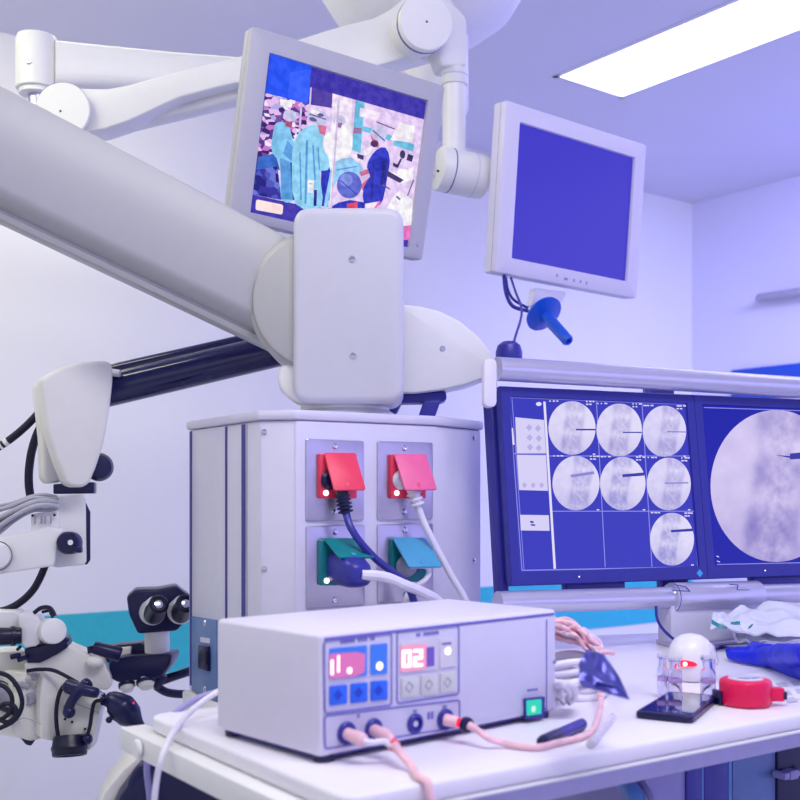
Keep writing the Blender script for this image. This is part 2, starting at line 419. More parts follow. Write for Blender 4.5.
# switch panel low on the left side
q = side.quad([(193.5, 616), (218, 620), (218, 702), (193.5, 690)])
sp = part(MB().prism(q, side.n * 0.004, 0.001, 'steelblue'), 'switch_panel', tower, 'slate blue switch plate')
part(MB().prism(side.quad([(201, 645), (210.5, 646.5), (210.5, 671), (201, 668)], 0.004), side.n * 0.006, 0.001, 'navy'), 'rocker_switch', sp)
part(MB().prism(side.quad([(203, 650), (208, 651), (208, 665), (203, 664)], 0.010), side.n * 0.004, 0.001, 'black'), 'rocker', sp)
part(MB().prism(side.quad([(200.5, 637), (210, 638.5), (210, 643.5), (200.5, 642)], 0.004), side.n * 0.0006, 0, 'panel'), 'label_strip', sp)
for px, py in ((205, 623), (205, 689)): screw(sp, side.hit(px, py, 0.004), side.n, 0.006)
# outlets
def outlet(plate, housing, lid, out, drop, colr, lidcol, led, screws, name_lbl):
    pts = tp.quad(plate)
    pl = part(MB().prism(rounded(pts, 0.003, 2), tn * 0.004, 0.0015, 'steel'), 'outlet_plate', tower, name_lbl)
    (x0, y0), (x1, y1) = housing
    hs = tp.quad([(x0, y0), (x1, y0), (x1, y1), (x0, y1)], 0.004)
    m = MB(); m.prism(hs, tn * 0.012, 0.002, colr)
    cc = sum(hs, Vector()) / 4; m.lathe(cc + tn * 0.0162, tn, [(0.021, 0), (0.023, 0.002), (0.019, 0.003), (0.018, 0.0012), (0, 0.0012)], 28, 'navy' if colr == 'red' else 'slatebox')
    part(m, 'socket', pl)
    h0 = tp.hit(lid[0], lid[2], 0.017); h1 = tp.hit(lid[1], lid[2], 0.017)
    e0 = h0 + tn * out - UP * drop; e1 = h1 + tn * out - UP * drop
    nn = (e0 - h0).cross(h1 - h0).normalized()
    if nn.z < 0: nn = -nn
    ld = part(MB().prism(rounded([h0, h1, e1, e0], 0.003, 2), nn * 0.004, 0.001, lidcol), 'lid', pl)
    mid = (e0 * 0.86 + h0 * 0.14) * 0.55 + (e1 * 0.86 + h1 * 0.14) * 0.45
    part(MB().lathe(mid + nn * 0.004, nn, [(0.0035, 0), (0.0035, 0.0008), (0.0015, 0.0012), (0, 0.0012)], 12, 'redlight' if colr == 'red' else 'greenhaze'), 'lid_boss', ld)
    if led:
        p = tp.hit(led[0], led[1], 0.017)
        part(MB().lathe(p, tn, [(0.0045, -0.001), (0.0045, 0.001), (0.0025, 0.003), (0, 0.0034)], 14, 'led'), 'indicator_lamp', pl, 'glowing indicator lamp')
    for sx, sy in screws: screw(pl, tp.hit(sx, sy, 0.0042), tn, 0.0052)
    m = MB()                                     # embossed lettering under the lid, too blurred to read
    return pl
outlet([(305.2, 438.5), (363.2, 441), (363.2, 520), (305.2, 521)], ((316.5, 454), (353.6, 498.5)), (323.4, 354.5, 453.8), 0.034, 0.060, 'red', 'red', (326, 493), ((335, 446), (335, 512)), 'steel outlet plate with a red lidded socket, upper left')
outlet([(376.6, 441), (431.7, 442.6), (431.7, 519), (376.6, 520)], ((387.5, 454.5), (422.4, 498.5)), (393.5, 425, 455), 0.034, 0.060, 'red', 'redhaze', (396.8, 493), ((404.5, 448), (404.5, 512)), 'steel outlet plate with a red lidded socket, upper right')
outlet([(305.5, 526), (363.8, 524.3), (363.8, 605), (305.5, 609)], ((317, 540), (355, 585)), (323.4, 358, 540), 0.052, 0.028, 'green', 'green', (326.7, 580.7), ((335, 532), (335, 600)), 'steel outlet plate with a green lidded socket, lower left')
outlet([(376.6, 524.3), (432, 523.2), (432, 600.8), (376.6, 603)], ((388, 539), (423.8, 581.5)), (392, 425, 539), 0.050, 0.046, 'green', 'greenhaze', None, ((405, 530), (405.5, 595)), 'steel outlet plate with a green lidded socket, lower right')
# plugs and cords (things of their own: pull one and only it moves)
def tpo(px, py, off): return tp.hit(px, py, off)
pg = thing('plug', 'dark plug and cord in the upper left red outlet', 'plug', tpo(336, 482, 0.02), 'mains plugs in the tower outlets')
c0 = tpo(329, 480, 0.017)
part(MB().cyl(c0, c0 + tn * 0.010, 0.016, 0.013, 'navy', 24, 0.003), 'plug_head', pg)
m = MB().cyl(tpo(341, 487, 0.032), tpo(346, 514, 0.034), 0.011, 0.0075, 'navy', 18, 0.002)
for k in range(5):
    t = 0.35 + k * 0.14; p = tpo(341, 487, 0.032).lerp(tpo(346, 514, 0.034), t); d = (tpo(346, 514, 0.034) - tpo(341, 487, 0.032)).normalized()
    m.lathe(p, d, [(0.008, -0.0022), (0.0125, -0.0014), (0.0125, 0.0014), (0.008, 0.0022)], 18, 'navy')
part(m, 'strain_relief', pg)
part(MB().tube([tpo(345.5, 510, 0.034), tpo(350, 526, 0.05), tpo(361, 543, 0.06), tpo(377, 560, 0.065), tpo(395, 574, 0.075), tpo(410, 590, 0.075), tpo(424, 640, 0.06)], 0.0062, 'indigo'), 'cord', pg)
pg = thing('plug', 'white plug and cord in the upper right red outlet', 'plug', tpo(410, 482, 0.02), 'mains plugs in the tower outlets')
c0 = tpo(400, 480, 0.017)
part(MB().cyl(c0, c0 + tn * 0.010, 0.016, 0.013, 'whitewire', 24, 0.003), 'plug_head', pg)
a0, a1 = tpo(412, 487, 0.032), tpo(418, 507, 0.036)
m = MB().cyl(a0, a1, 0.011, 0.008, 'whitewire', 18, 0.002)
for k in range(3): m.lathe(a0.lerp(a1, 0.35 + 0.25 * k), a1 - a0, [(0.008, -0.0025), (0.0125, -0.0015), (0.0125, 0.0015), (0.008, 0.0025)], 18, 'whitewire')
part(m, 'strain_relief', pg)
part(MB().tube([a1, tpo(425, 525, 0.04), tpo(437, 549, 0.045), tpo(452, 577, 0.05), tpo(468, 605, 0.05), tpo(482, 650, 0.05)], 0.0058, 'whitewire'), 'cord', pg)
pg = thing('plug', 'large dark plug with thick white cord in the lower left green outlet', 'plug', tpo(330, 570, 0.02), 'mains plugs in the tower outlets')
a0 = tpo(339, 567, 0.0205); a1 = a0 + tn * 0.075
m = MB(); rr = []
for t, sx, sz in ((0, 0.021, 0.025), (0.25, 0.023, 0.026), (0.7, 0.023, 0.024), (0.92, 0.019, 0.019), (1.0, 0.012, 0.011)):
    p = a0.lerp(a1, t) + UP * (-0.008 * t)
    rr.append([p + tu2 * sx * math.copysign(abs(math.cos(k * math.pi / 10)) ** .6, math.cos(k * math.pi / 10)) + UP * sz * math.copysign(abs(math.sin(k * math.pi / 10)) ** .6, math.sin(k * math.pi / 10)) for k in range(20)])
part(m.loft(rr, 'indigo'), 'plug_head', pg, angle=60)
e = a1 - UP * 0.008
part(MB().tube([e - tn * 0.004, tpo(385, 577, 0.10), tpo(405, 585, 0.10), tpo(422, 592, 0.09), tpo(440, 604, 0.07), tpo(455, 640, 0.06)], 0.0085, 'whitewire'), 'cord', pg)
pg = thing('plug', 'grey plug with thin white cord in the lower right green outlet', 'plug', tpo(406, 568, 0.02), 'mains plugs in the tower outlets')
c0 = tpo(405, 566, 0.0205)
part(MB().cyl(c0, c0 + tn * 0.018, 0.019, 0.015, 'grey', 24, 0.004), 'plug_head', pg)
part(MB().tube([c0 + tn * 0.017, tpo(425, 566, 0.055), tpo(429, 572, 0.055), tpo(425, 580, 0.055), tpo(413, 589, 0.05), tpo(405, 602, 0.05), tpo(402, 640, 0.04)], 0.0046, 'whitewire'), 'cord', pg)

# ------------------------------------------------------------------ surgical microscope on its arms
zc = EYE + 0.1375
mic = thing('surgical_microscope', 'white surgical microscope on a jointed arm carried by the equipment tower', 'microscope', Vector(((340 - CX) / F * 1.96, 1.96, zc)))
pc = Vector(((345 - CX) / F * 1.94, 1.94, zc))
part(MB().lathe(pc, UP, [(0, 0), (0.085, 0), (0.086, 0.006), (0.078, 0.012), (0.078, 0.03), (0, 0.03)], 40, 'white'), 'pedestal', mic)
def px_prism(pts, Y, depth, bev, mat, yaw=0, rad=0.0, m=None, sub=0, segs=3):
    c = np.mean(pts, axis=0); pl = Pl(at(c[0], c[1], Y), yaw)
    q = pl.quad(pts)
    if sub: q = smooth_closed(q, sub)
    if rad: q = rounded(q, rad, 5)
    m = m or MB(); m.prism(q, -pl.n * depth, bev, mat, segs); return m
HS = [(293, 208), (403, 210), (405, 382), (400, 401), (300, 403), (292, 396)]
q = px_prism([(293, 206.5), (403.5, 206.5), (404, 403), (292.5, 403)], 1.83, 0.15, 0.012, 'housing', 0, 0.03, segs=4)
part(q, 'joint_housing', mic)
part(px_prism([(277, 366), (297, 356), (402, 356), (402, 402), (298, 404), (277, 390)], 1.86, 0.11, 0.01, 'white', 0, 0.02), 'yoke', mic)
for px, py in ((352, 259), (353, 356)): screw(mic, at(px, py, 1.8297), (0, -1, 0), 0.006)
# spring arm coming forward over the viewer's left
def arm_ring(px, yt, yb, Y, th):
    "closed section: rounded top, flat face, chamfered underside"
    H = (yb - yt) / F * Y; T = at(px, yt, Y)
    sec = [(0.012, 0.0), (0.002, 0.012), (0.0, 0.03), (0.0, 0.74), (0.004, 0.80), (0.03, 0.90), (0.034, 0.905), (0.034, 0.93), (0.03, 0.94), (0.034, 0.985), (0.042, 1.0), (th - 0.015, 1.0), (th - 0.002, 0.92), (th, 0.9), (th, 0.08), (th - 0.006, 0.03), (th - 0.02, 0.0)]
    sec2 = []
    for d, h in sec:
        h = min(h, 1.0)
        sec2.append(T + Vector((0, d, -h * H)))
    return sec2
st = []
for px in (-190, -100, 0, 100, 200, 262, 296):
    yt = 84 + 0.53 * px; yb = 219 + 0.475 * px; Y = 1.635 + 0.24 * (px + 190) / 480
    st.append(arm_ring(px, yt, yb, Y, 0.13))
part(MB().loft(st, 'armshaded'), 'spring_arm', mic, 'broad white spring arm, shaded grey', angle=40)
dc = at(320.5, 300, 1.846)
part(MB().lathe(dc + Vector((0, 0.0, 0)), (0, 1, 0), [(0, 0.0), (0.108, 0.0), (0.113, 0.003), (0.114, 0.006), (0.114, 0.012), (0.118, 0.013), (0.1225, 0.018), (0.1225, 0.135), (0.118, 0.14), (0, 0.14)], 72, 'armshaded'), 'arm_pivot', mic)
# two black tubes to the microscope head
a0, a1 = at(104, 391, 2.085), at(400, 321, 2.09)
part(MB().cyl(a0, a1, 0.0315, mat='navygloss', seg=36), 'tube_arm', mic, 'glossy navy black tube arm')
a0, a1 = at(104, 372.5, 2.11), at(400, 306, 2.13)
part(MB().cyl(a0, a1, 0.013, mat='navygloss', seg=24), 'link_rod', mic, 'thin navy black rod')
part(MB().tube([at(106, 371.5, 2.05), at(116, 373, 2.05), at(120, 373.5, 2.05)], 0.007, 'white'), 'rod_end', mic)
leaf = [(398, 304), (420, 306), (440, 311), (460, 321), (478, 336), (490, 352), (497, 368), (485, 378), (465, 385), (440, 390), (415, 393), (398, 393)]
part(px_prism(leaf, 2.03, 0.09, 0.012, 'white', 0, 0.006), 'arm_end_cover', mic)
screw(mic, at(442.5, 348.5, 2.0297), (0, -1, 0), 0.0055)
m = px_prism([(384, 392), (446, 391), (447, 399), (442, 402), (384, 403)], 2.05, 0.06, 0.004, 'indigo')
m = px_prism([(424, 400), (441, 400), (434, 420), (417, 420)], 2.05, 0.05, 0.003, 'indigo', m=m)
m = px_prism([(384, 398), (404, 398), (396, 414), (384, 408)], 2.05, 0.05, 0.003, 'indigo', m=m)
part(m, 'bracket', mic, 'dark blue bracket')
# head end cover: a wedge shaped shell
wedge = [(41, 379), (58, 368), (80, 362), (106, 360), (113, 364), (113.5, 380), (110, 412), (104, 444), (97, 466), (90, 483), (84, 487), (75, 487.5), (67, 484), (58, 462), (48, 432)]
part(px_prism(wedge, 1.97, 0.06, 0.008, 'ivory', 28, 0.008), 'arm_end_cover', mic)
part(px_prism([(36, 384), (50, 374), (70, 380), (66, 470), (62, 482), (48, 484), (43, 478), (42, 440)], 2.03, 0.05, 0.008, 'ivory', 28, 0.008), 'rear_shell', mic)
screw(mic, Pl(at(78, 420, 1.97), 28).hit(86, 426, 0.0006), Pl(at(78, 420, 1.97), 28).n, 0.008)
part(MB().lathe(at(99, 467, 2.08), (0.35, -1, 0.05), [(0, -0.02), (0.018, -0.02), (0.026, -0.012), (0.027, 0.0), (0.022, 0.012), (0, 0.016)], 28, 'navy'), 'knob', mic)
part(px_prism([(53, 484), (94, 482), (94, 493.5), (53, 494)], 2.03, 0.05, 0.003, 'navy', 10), 'swivel_block', mic)
hb = px_prism([(57, 496), (82, 494), (86, 497), (87, 562), (84, 565), (54, 568), (56, 530)], 2.02, 0.075, 0.006, 'white', 20, 0.005)
part(hb, 'head_bracket', mic)
part(px_prism([(82.5, 495), (90.5, 512), (90.5, 560), (87, 565), (84, 564), (86, 512)], 2.03, 0.06, 0.002, 'navy', 20), 'bracket_edge', mic)
part(px_prism([(-20, 541), (0, 537), (49, 526.5), (57, 528), (63, 532), (58, 545), (54, 566), (0, 574), (-20, 576)], 1.985, 0.07, 0.006, 'white', 5, 0.006), 'cross_arm', mic)
part(px_prism([(31, 514), (58, 510), (60, 528), (31, 532)], 2.0, 0.02, 0.002, 'white', 10), 'connector_plate', mic)
m = MB()
for x in (35.5, 41.5, 45.5, 51): m.box(at(x, 520, 1.995), (0.0007, 0, 0), (0, 0.003, 0), (0, 0, 0.007), 0, 'grey')
for x, y in ((32.7, 515.5), (54.5, 515)): m.ball(at(x, y, 1.996), 0.0025, 'navy')
part(m, 'connector_slot', mic)
kn = part(MB().lathe(at(68, 543, 1.985), (-0.15, -1, 0.03), [(0.018, -0.02), (0.0205, -0.016), (0.0205, 0.004), (0.017, 0.009), (0.006, 0.009), (0.006, 0.011), (0, 0.011)], 32, 'navy').tube([at(72, 547, 1.98), at(78, 549.5, 1.98), at(82, 549.5, 1.98)], [0.007, 0.006, 0.0055], 'navy'), 'locking_knob', mic)
part(MB().lathe(at(70.5, 542.5, 1.972), (0, -1, 0), [(0.003, 0), (0.0048, 0), (0.0048, 0.0012), (0.003, 0.0012)], 20, 'white'), 'knob_ring', kn)
m = MB()
for k, (dy, dz, r) in enumerate(((0, 0, 0.0052), (-4, 0.012, 0.0045), (4, -0.006, 0.0045), (7, 0.01, 0.004), (-6, 0.02, 0.0035))):
    m.tube([at(58, 503 + dy * 0.9, 2.0 + dz), at(46, 501 + dy * 1.0 + (k % 2) * 2, 1.99 + dz), at(32, 503 + dy * 1.1, 1.985 + dz), at(14, 511 + dy * 1.4, 1.985 + dz), at(-8, 522 + dy * 2.4, 1.99 + dz), at(-30, 536 + dy * 3, 2.0 + dz)], r, 'grey')
part(m, 'cable_bundle', mic, 'bundle of grey cables')
part(MB().tube([at(24, 511, 1.99), at(10, 518, 1.985), at(-6, 528, 1.985), at(-25, 540, 1.99)], 0.0055, 'black'), 'cable', mic)
part(MB().lathe(at(-3, 556, 1.96), (0.5, -0.85, 0), [(0, -0.03), (0.022, -0.03), (0.025, -0.01), (0.025, 0.0), (0.02, 0.008), (0, 0.01)], 28, 'white').lathe(at(-3, 556, 1.96), (0.5, -0.85, 0), [(0.0255, -0.008), (0.0268, -0.007), (0.0268, -0.002), (0.0255, -0.001)], 28, 'black'), 'arm_cap', mic)
for pts, r in (([(42, 409), (34, 418), (24, 428), (12, 438), (0, 446), (-20, 458)], 0.0075), ([(45, 420), (38, 432), (32, 450), (29, 470), (29, 486), (31, 499)], 0.008), ([(45, 566), (40, 578), (33, 590), (22, 601), (8, 609), (-10, 613)], 0.007)):
    part(MB().tube([at(x, y, 2.09) for x, y in pts], r, 'rubber'), 'hose', mic)
part(MB().tube([at(8, 440.8, 2.09), at(4.5, 443.2, 2.09)], 0.0082, 'white').tube([at(2, 444.8, 2.09), at(0, 446.1, 2.09)], 0.0082, 'white'), 'hose_clip', mic)
# ---- optics head
YH = 2.05
part(px_prism([(24, 664), (46, 656), (68, 646), (104, 661), (113, 684), (108, 690), (90, 690), (70, 684), (50, 676), (36, 674), (26, 674)], YH + 0.005, 0.09, 0.006, 'ivory', 15, 0.004), 'upper_housing', mic)
part(px_prism([(-8, 652), (27, 651), (28, 668), (20, 676), (-8, 672)], YH + 0.03, 0.08, 0.005, 'ivory', 25, 0.004), 'side_housing', mic)
body = px_prism([(44, 668), (72, 676), (68, 700), (60, 743), (41, 738), (40, 700)], YH - 0.01, 0.11, 0.006, 'ivory', 35, 0.004)
body = px_prism([(26, 673), (50, 670), (44, 700), (41, 739), (31, 741), (15, 735), (11.5, 725), (20, 714), (24, 695)], YH - 0.006, 0.10, 0.006, 'ivory', 55, 0.004, m=body)
body = px_prism([(68, 681), (86, 691), (101, 704), (96, 728), (91, 750), (76, 748), (58, 743), (63, 712)], YH - 0.012, 0.05, 0.006, 'ivory', 4, 0.004, m=body)
mb_ = part(body, 'main_housing', mic)
part(MB().tube([at(12, 724, YH - 0.02), at(24, 718, YH - 0.035), at(41, 724, YH - 0.03)], 0.0008, 'grey'), 'lens_cover', mic)
part(px_prism([(20, 738), (34, 742), (31, 746), (26, 745)], YH - 0.0, 0.05, 0.002, 'navy', 10), 'foot_shoe', mic)
lp = at(69.5, 747, YH - 0.02); ax = Vector((0.10, -0.28, -1)).normalized()
part(MB().lathe(lp, ax, [(0.028, -0.02), (0.031, -0.004), (0.033, 0.0), (0.033, 0.004), (0.0315, 0.006), (0.0315, 0.012), (0.03, 0.016), (0.027, 0.0165), (0.026, 0.012), (0, 0.010)], 44, 'black'), 'objective_lens', mic)
ss = Pl(at(60, 706, YH - 0.014), -8)
m = MB()
for a_, b_ in (((70, 701), (99, 713)),): m.tube([ss.hit(*a_), ss.hit(*b_)], 0.0007, 'grey')
m.tube([Pl(at(45, 706, YH - 0.011), 35).hit(29, 692), Pl(at(45, 706, YH - 0.011), 35).hit(46, 694), Pl(at(45, 706, YH - 0.011), 35).hit(66, 702)], 0.0007, 'grey')
part(m, 'housing_seam', mic)
for x, y in ((65, 719), (72, 722), (85, 729)): part(MB().ball(at(x, y, YH - 0.018), 0.0026, 'navy'), 'socket_screw', mic)
part(MB().lathe(at(29, 699, YH - 0.005), (-0.4, -1, 0), [(0, -0.02), (0.0115, -0.02), (0.0115, 0.006), (0.0085, 0.008), (0.006, 0.006), (0, 0.006)], 24, 'grey'), 'side_port', mic)
part(MB().ball(at(34.5, 676, YH - 0.015), 0.006, 'grey', sq=1.5), 'stud', mic)
part(MB().tube([at(15, 684, YH), at(22, 685, YH - 0.01), at(29, 687, YH - 0.01)], 0.006, 'grey'), 'spigot', mic)
hd = MB(); YN = YH - 0.035
hd.ball(at(70, 687, YN), 0.0135, 'navy').tube([at(68, 685, YN), at(80, 689, YN - 0.01), at(92, 692, YN - 0.01), at(97, 693, YN - 0.005)], [0.012, 0.011, 0.01, 0.009], 'navy', 14)
hd.tube([at(88, 683, YN + 0.005), at(80, 690, YN - 0.012), at(73, 699, YN - 0.015), at(68, 709, YN - 0.01)], [0.011, 0.01, 0.009, 0.009], 'navy', 14).ball(at(69, 712, YN - 0.01), 0.0115, 'navy').ball(at(86, 684, YN), 0.0105, 'navy')
part(hd, 'control_handle', mic)
part(MB().tube([at(95, 692, YN), at(99, 693, YN), at(104, 697, YN + 0.01)], [0.006, 0.005, 0.005], 'chrome'), 'handle_pin', mic)
grip = [(101, 702), (106, 701), (112, 701.5), (122, 708), (130, 716), (137, 724), (146, 735)]
part(MB().tube([at(x, y, YH - 0.02) for x, y in grip], [0.006, 0.011, 0.02, 0.027, 0.024, 0.013, 0.007], 'navy', 18), 'hand_grip', mic, angle=60)
part(MB().ball(at(109, 720, YH - 0.03), 0.006, 'navy').tube([at(109, 720, YH - 0.03), at(114, 714, YH - 0.03)], 0.004, 'navy').tube([at(102, 701, YH - 0.02), at(103.5, 693, YH - 0.02)], 0.004, 'navy'), 'grip_lever', mic)
part(MB().ball(at(133.5, 703, YH - 0.045), 0.0018, 'redglow'), 'grip_lamp', mic)
for pts, r in (([(68, 681), (60, 692), (56.5, 708), (56.5, 724), (59, 741)], 0.0038), ([(103, 700), (95, 702), (92, 712), (90, 726), (86, 740)], 0.0035), ([(27, 671), (38, 669.5), (52, 670), (64, 675), (78, 683)], 0.0035)):
    part(MB().tube([at(x, y, YH - 0.03) for x, y in pts], r, 'rubber'), 'cable', mic)
part(MB().ball(at(87, 739, YH - 0.025), 0.0105, 'navy'), 'stop_knob', mic)
m = px_prism([(24, 649), (38, 646), (66, 638), (68, 647), (58, 654), (40, 663), (27, 663)], YH - 0.01, 0.07, 0.004, 'navy', 10, 0.003)
part(m, 'slide_plate', mic)
for s_ in (MB().ball(at(66.5, 640, YH - 0.02), 0.005, 'navy'), MB().cyl(at(11, 657, YH - 0.03), at(20, 655, YH - 0.03), 0.005, mat='navy'), MB().cyl(at(18, 660, YH - 0.03), at(27, 657, YH - 0.03), 0.0045, mat='navy'), MB().cyl(at(17, 650, YH - 0.03), at(21, 646, YH - 0.03), 0.003, mat='navy')):
    part(s_, 'clamp_screw', mic)
# eyepieces on the left
part(MB().cyl(at(-14, 637, YH - 0.06), at(22, 635.5, YH - 0.04), 0.0165, 0.0150, 'black', 30, 0.003).lathe(at(13, 636, YH - 0.045), (1, 0.5, 0), [(0.017, -0.004), (0.018, -0.003), (0.018, 0.003), (0.017, 0.004)], 30, 'black'), 'eyepiece', mic)
part(px_prism([(17, 614), (37, 615), (41.5, 628), (38, 646), (24, 648), (20, 640)], YH - 0.03, 0.07, 0.008, 'white', 10, 0.006), 'binocular_tube', mic)
part(MB().cyl(at(46, 631, YH + 0.02), at(54, 631, YH - 0.045), 0.0235, 0.0235, 'white', 36, 0.004), 'binocular_tube', mic)
part(px_prism([(-10, 612), (18, 612), (22, 640), (-10, 628)], YH - 0.02, 0.07, 0.008, 'white', 10, 0.006), 'binocular_body', mic)
part(MB().tube([at(34, 613, YH - 0.02), at(41, 608, YH - 0.02), at(50, 608, YH - 0.02), at(55, 616, YH - 0.02)], 0.004, 'black').tube([at(42, 612, YH), at(50, 611, YH), at(53, 618, YH)], 0.003, 'black').ball(at(52.5, 613, YH - 0.015), 0.006, 'black'), 'carry_handle', mic)
m = MB()
for pts in ([(-5, 672), (8, 676), (17, 686), (22, 700), (20, 712), (12, 722), (-4, 730)], [(-6, 682), (6, 688), (12, 698), (10, 712), (0, 720), (-8, 724)], [(-6, 712), (4, 704), (14, 706), (16, 716), (6, 722), (-6, 716)]):
    m.tube([at(x, y, YH - 0.05) for x, y in pts], 0.0042, 'rubber')
part(m, 'cable', mic)
part(MB().lathe(at(-1, 694, YH - 0.0), (0.6, -0.8, 0), [(0, -0.03), (0.02, -0.03), (0.022, 0.0), (0.018, 0.01), (0, 0.012)], 26, 'grey').lathe(at(-1, 694, YH), (0.6, -0.8, 0), [(0.0225, -0.012), (0.0245, -0.011), (0.0245, -0.005), (0.0225, -0.004)], 26, 'black').cyl(at(2, 706, YH - 0.01), at(16, 712, YH - 0.02), 0.009, 0.008, 'black', 18, 0.002), 'side_knob', mic)
# assistant's binoculars
YA = 2.16
part(px_prism([(126.5, 597), (135, 589.5), (158, 589), (176, 585.5), (184, 592), (190, 596), (190, 616), (177, 631), (138, 634), (129, 615)], YA, 0.07, 0.006, 'navy', 12, 0.006), 'assistant_binocular', mic)
m = MB()
for (x0, y0, x1, y1) in ((157.5, 603.5, 152, 613), (184, 603, 180, 612)):
    c1 = at(x0, y0, YA - 0.05); c0 = at(x1, y1, YA + 0.0)
    m.lathe(c0, c1 - c0, [(0, 0), (0.025, 0), (0.0255, 0.008), (0.022, 0.03), (0.020, 0.045), (0.0, 0.045)], 32, 'white')
part(m, 'eyepiece_mount', mic, 'white eyepiece mounts')
for (x0, y0, x1, y1) in ((159, 604, 153.5, 615), (186, 603.5, 181, 614)):
    c1 = at(x0, y0, YA - 0.085); c0 = at(x1, y1, YA - 0.03)
    part(MB().lathe(c0, c1 - c0, [(0, 0), (0.019, 0), (0.0205, 0.02), (0.0175, 0.05), (0.0185, 0.054), (0.0185, 0.066), (0.014, 0.069), (0.011, 0.064), (0.0105, 0.062)], 32, 'black').lathe(c0, c1 - c0, [(0.0108, 0.061), (0.008, 0.064), (0, 0.0655)], 24, 'chrome'), 'eyepiece', mic)  # chrome disc added inside as the lens glint
part(MB().cyl(at(157.5, 661, YA + 0.03), at(157, 630, YA + 0.03), 0.0245, mat='white', seg=36), 'neck', mic)
m = px_prism([(108, 662), (116, 658), (128, 655.5), (155, 655), (172, 654), (170, 664), (160, 678), (140, 680), (118, 683), (110, 678)], YA - 0.01, 0.08, 0.01, 'navy', 0, 0.008)
part(m, 'elbow', mic)
m = px_prism([(100, 648), (116, 645), (140, 643), (145, 646), (145, 660), (110, 664), (101, 660)], YA + 0.03, 0.05, 0.004, 'navy', 0, 0.003)
part(m, 'slide_rail', mic)
part(px_prism([(107, 649), (131, 646.5), (130, 657), (114, 657)], YA + 0.022, 0.01, 0.002, 'ivory', 0), 'rail_insert', mic)
part(MB().cyl(at(93, 647, YH + 0.02), at(121, 655, YH + 0.03), 0.012, 0.014, 'navy', 20, 0.003).cyl(at(91, 653, YH + 0.02), at(90, 646, YH + 0.02), 0.006, mat='navy').cyl(at(101, 648, YH + 0.02), at(98, 643.5, YH + 0.02), 0.005, mat='navy'), 'tilt_knob', mic)
part(MB().ball(at(95, 662, YH + 0.01), 0.017, 'ivory', sq=0.7), 'ball_cover', mic)
for c, r in (((146, 683), 0.016), ((127, 686), 0.014)):
    p = at(c[0], c[1], YA + 0.0)
    part(MB().lathe(p, (0.25, -0.5, -0.8), [(0, -0.025), (r, -0.025), (r * 1.03, 0), (r * 0.8, 0.01), (0, 0.013)], 26, 'ivory').lathe(p, (0.25, -0.5, -0.8), [(r * 1.05, -0.006), (r * 1.18, -0.005), (r * 1.18, 0.001), (r * 1.02, 0.002)], 26, 'navy'), 'stop_screw', mic)
part(MB().cyl(at(152, 684, YA + 0.03), at(162, 672, YA + 0.03), 0.018, 0.016, 'navy', 24, 0.004).tube([at(158, 682, YA + 0.04), at(172, 677, YA + 0.05), at(184, 673, YA + 0.06), at(190, 671, YA + 0.07)], 0.009, 'navy').tube([at(156, 686, YA + 0.04), at(166, 692, YA + 0.05), at(178, 694, YA + 0.06), at(190, 694, YA + 0.08)], 0.0085, 'navy'), 'clamp', mic)

# ------------------------------------------------------------------ ceiling arm that carries the two displays
bc = Vector(((422 - CX) / F * 2.9, 2.9, CEIL))
boom = thing('pendant_boom', 'white jointed ceiling arm that carries the two tilted displays', 'ceiling arm', bc)
part(MB().lathe(bc, -UP, [(0, 0), (0.31, 0), (0.315, 0.01), (0.312, 0.06), (0.30, 0.14), (0.275, 0.22), (0.235, 0.285), (0.17, 0.335), (0.10, 0.355), (0, 0.36)], 64, 'white'), 'ceiling_cover', boom, angle=60)
hc = at(433, 60, 2.88)
part(MB().cyl(Vector((hc.x, hc.y, CEIL - 0.34)), Vector((hc.x, hc.y, EYE + 0.985)), 0.092, mat='white', seg=44, bev=0.02), 'hub', boom)
def oblong(c, h, d, dirv, n=24, e=0.55):
    "rounded-rectangle ring, h high and d deep, square to dirv"
    x = dirv.normalized().cross(UP).normalized(); out = []
    for k in range(n):
        a = 2 * math.pi * k / n; ca, sa = math.cos(a), math.sin(a)
        out.append(c + x * (d / 2) * math.copysign(abs(ca) ** e, ca) + UP * (h / 2) * math.copysign(abs(sa) ** e, sa))
    return out
a0 = at(46, 66, 2.55); a1 = at(433, 91, 2.88); d = a1 - a0
part(MB().loft([oblong(a0.lerp(a1, t), h, w, d) for t, h, w in ((0.02, 0.108, 0.08), (0.1, 0.102, 0.08), (0.3, 0.092, 0.075), (0.98, 0.085, 0.075))], 'white'), 'extension_arm', boom, angle=60)
j0 = at(37, 62, 2.55)
m = MB().lathe(Vector((j0.x, j0.y, EYE + (496 - 90) / F * 2.55)), UP, [(0, 0), (0.046, 0), (0.0475, 0.002), (0.0475, 0.112), (0.044, 0.121), (0.034, 0.125), (0, 0.126)], 48, 'white')
part(m, 'joint', boom)
screw(boom, Vector((j0.x, j0.y, EYE + (496 - 70) / F * 2.55)) + Vector((-0.003, -0.0475, 0)), (-0.05, -1, 0), 0.0065)
m = MB().cyl(Vector((j0.x, j0.y, EYE + 0.925)), Vector((j0.x, j0.y, EYE + 0.945)), 0.04, mat='white', seg=36)
m.cyl(Vector((j0.x, j0.y, EYE + 0.80)), Vector((j0.x, j0.y, EYE + 0.93)), 0.02, mat='steel')
part(m, 'joint_spindle', boom)
YS = 2.46
sp_ = [(50, 96), (66, 87.5), (92, 88.5), (108, 88.5), (128, 85), (150, 79), (190, 68.5), (240, 56), (290, 42), (330, 29), (352, 23), (373, 18), (390, 9), (405, -3), (426, -8), (452, 0), (460, 20), (452, 44), (430, 51), (381, 65), (300, 84), (235, 83), (180, 97), (128, 121), (104, 129), (80, 133), (56, 128)]
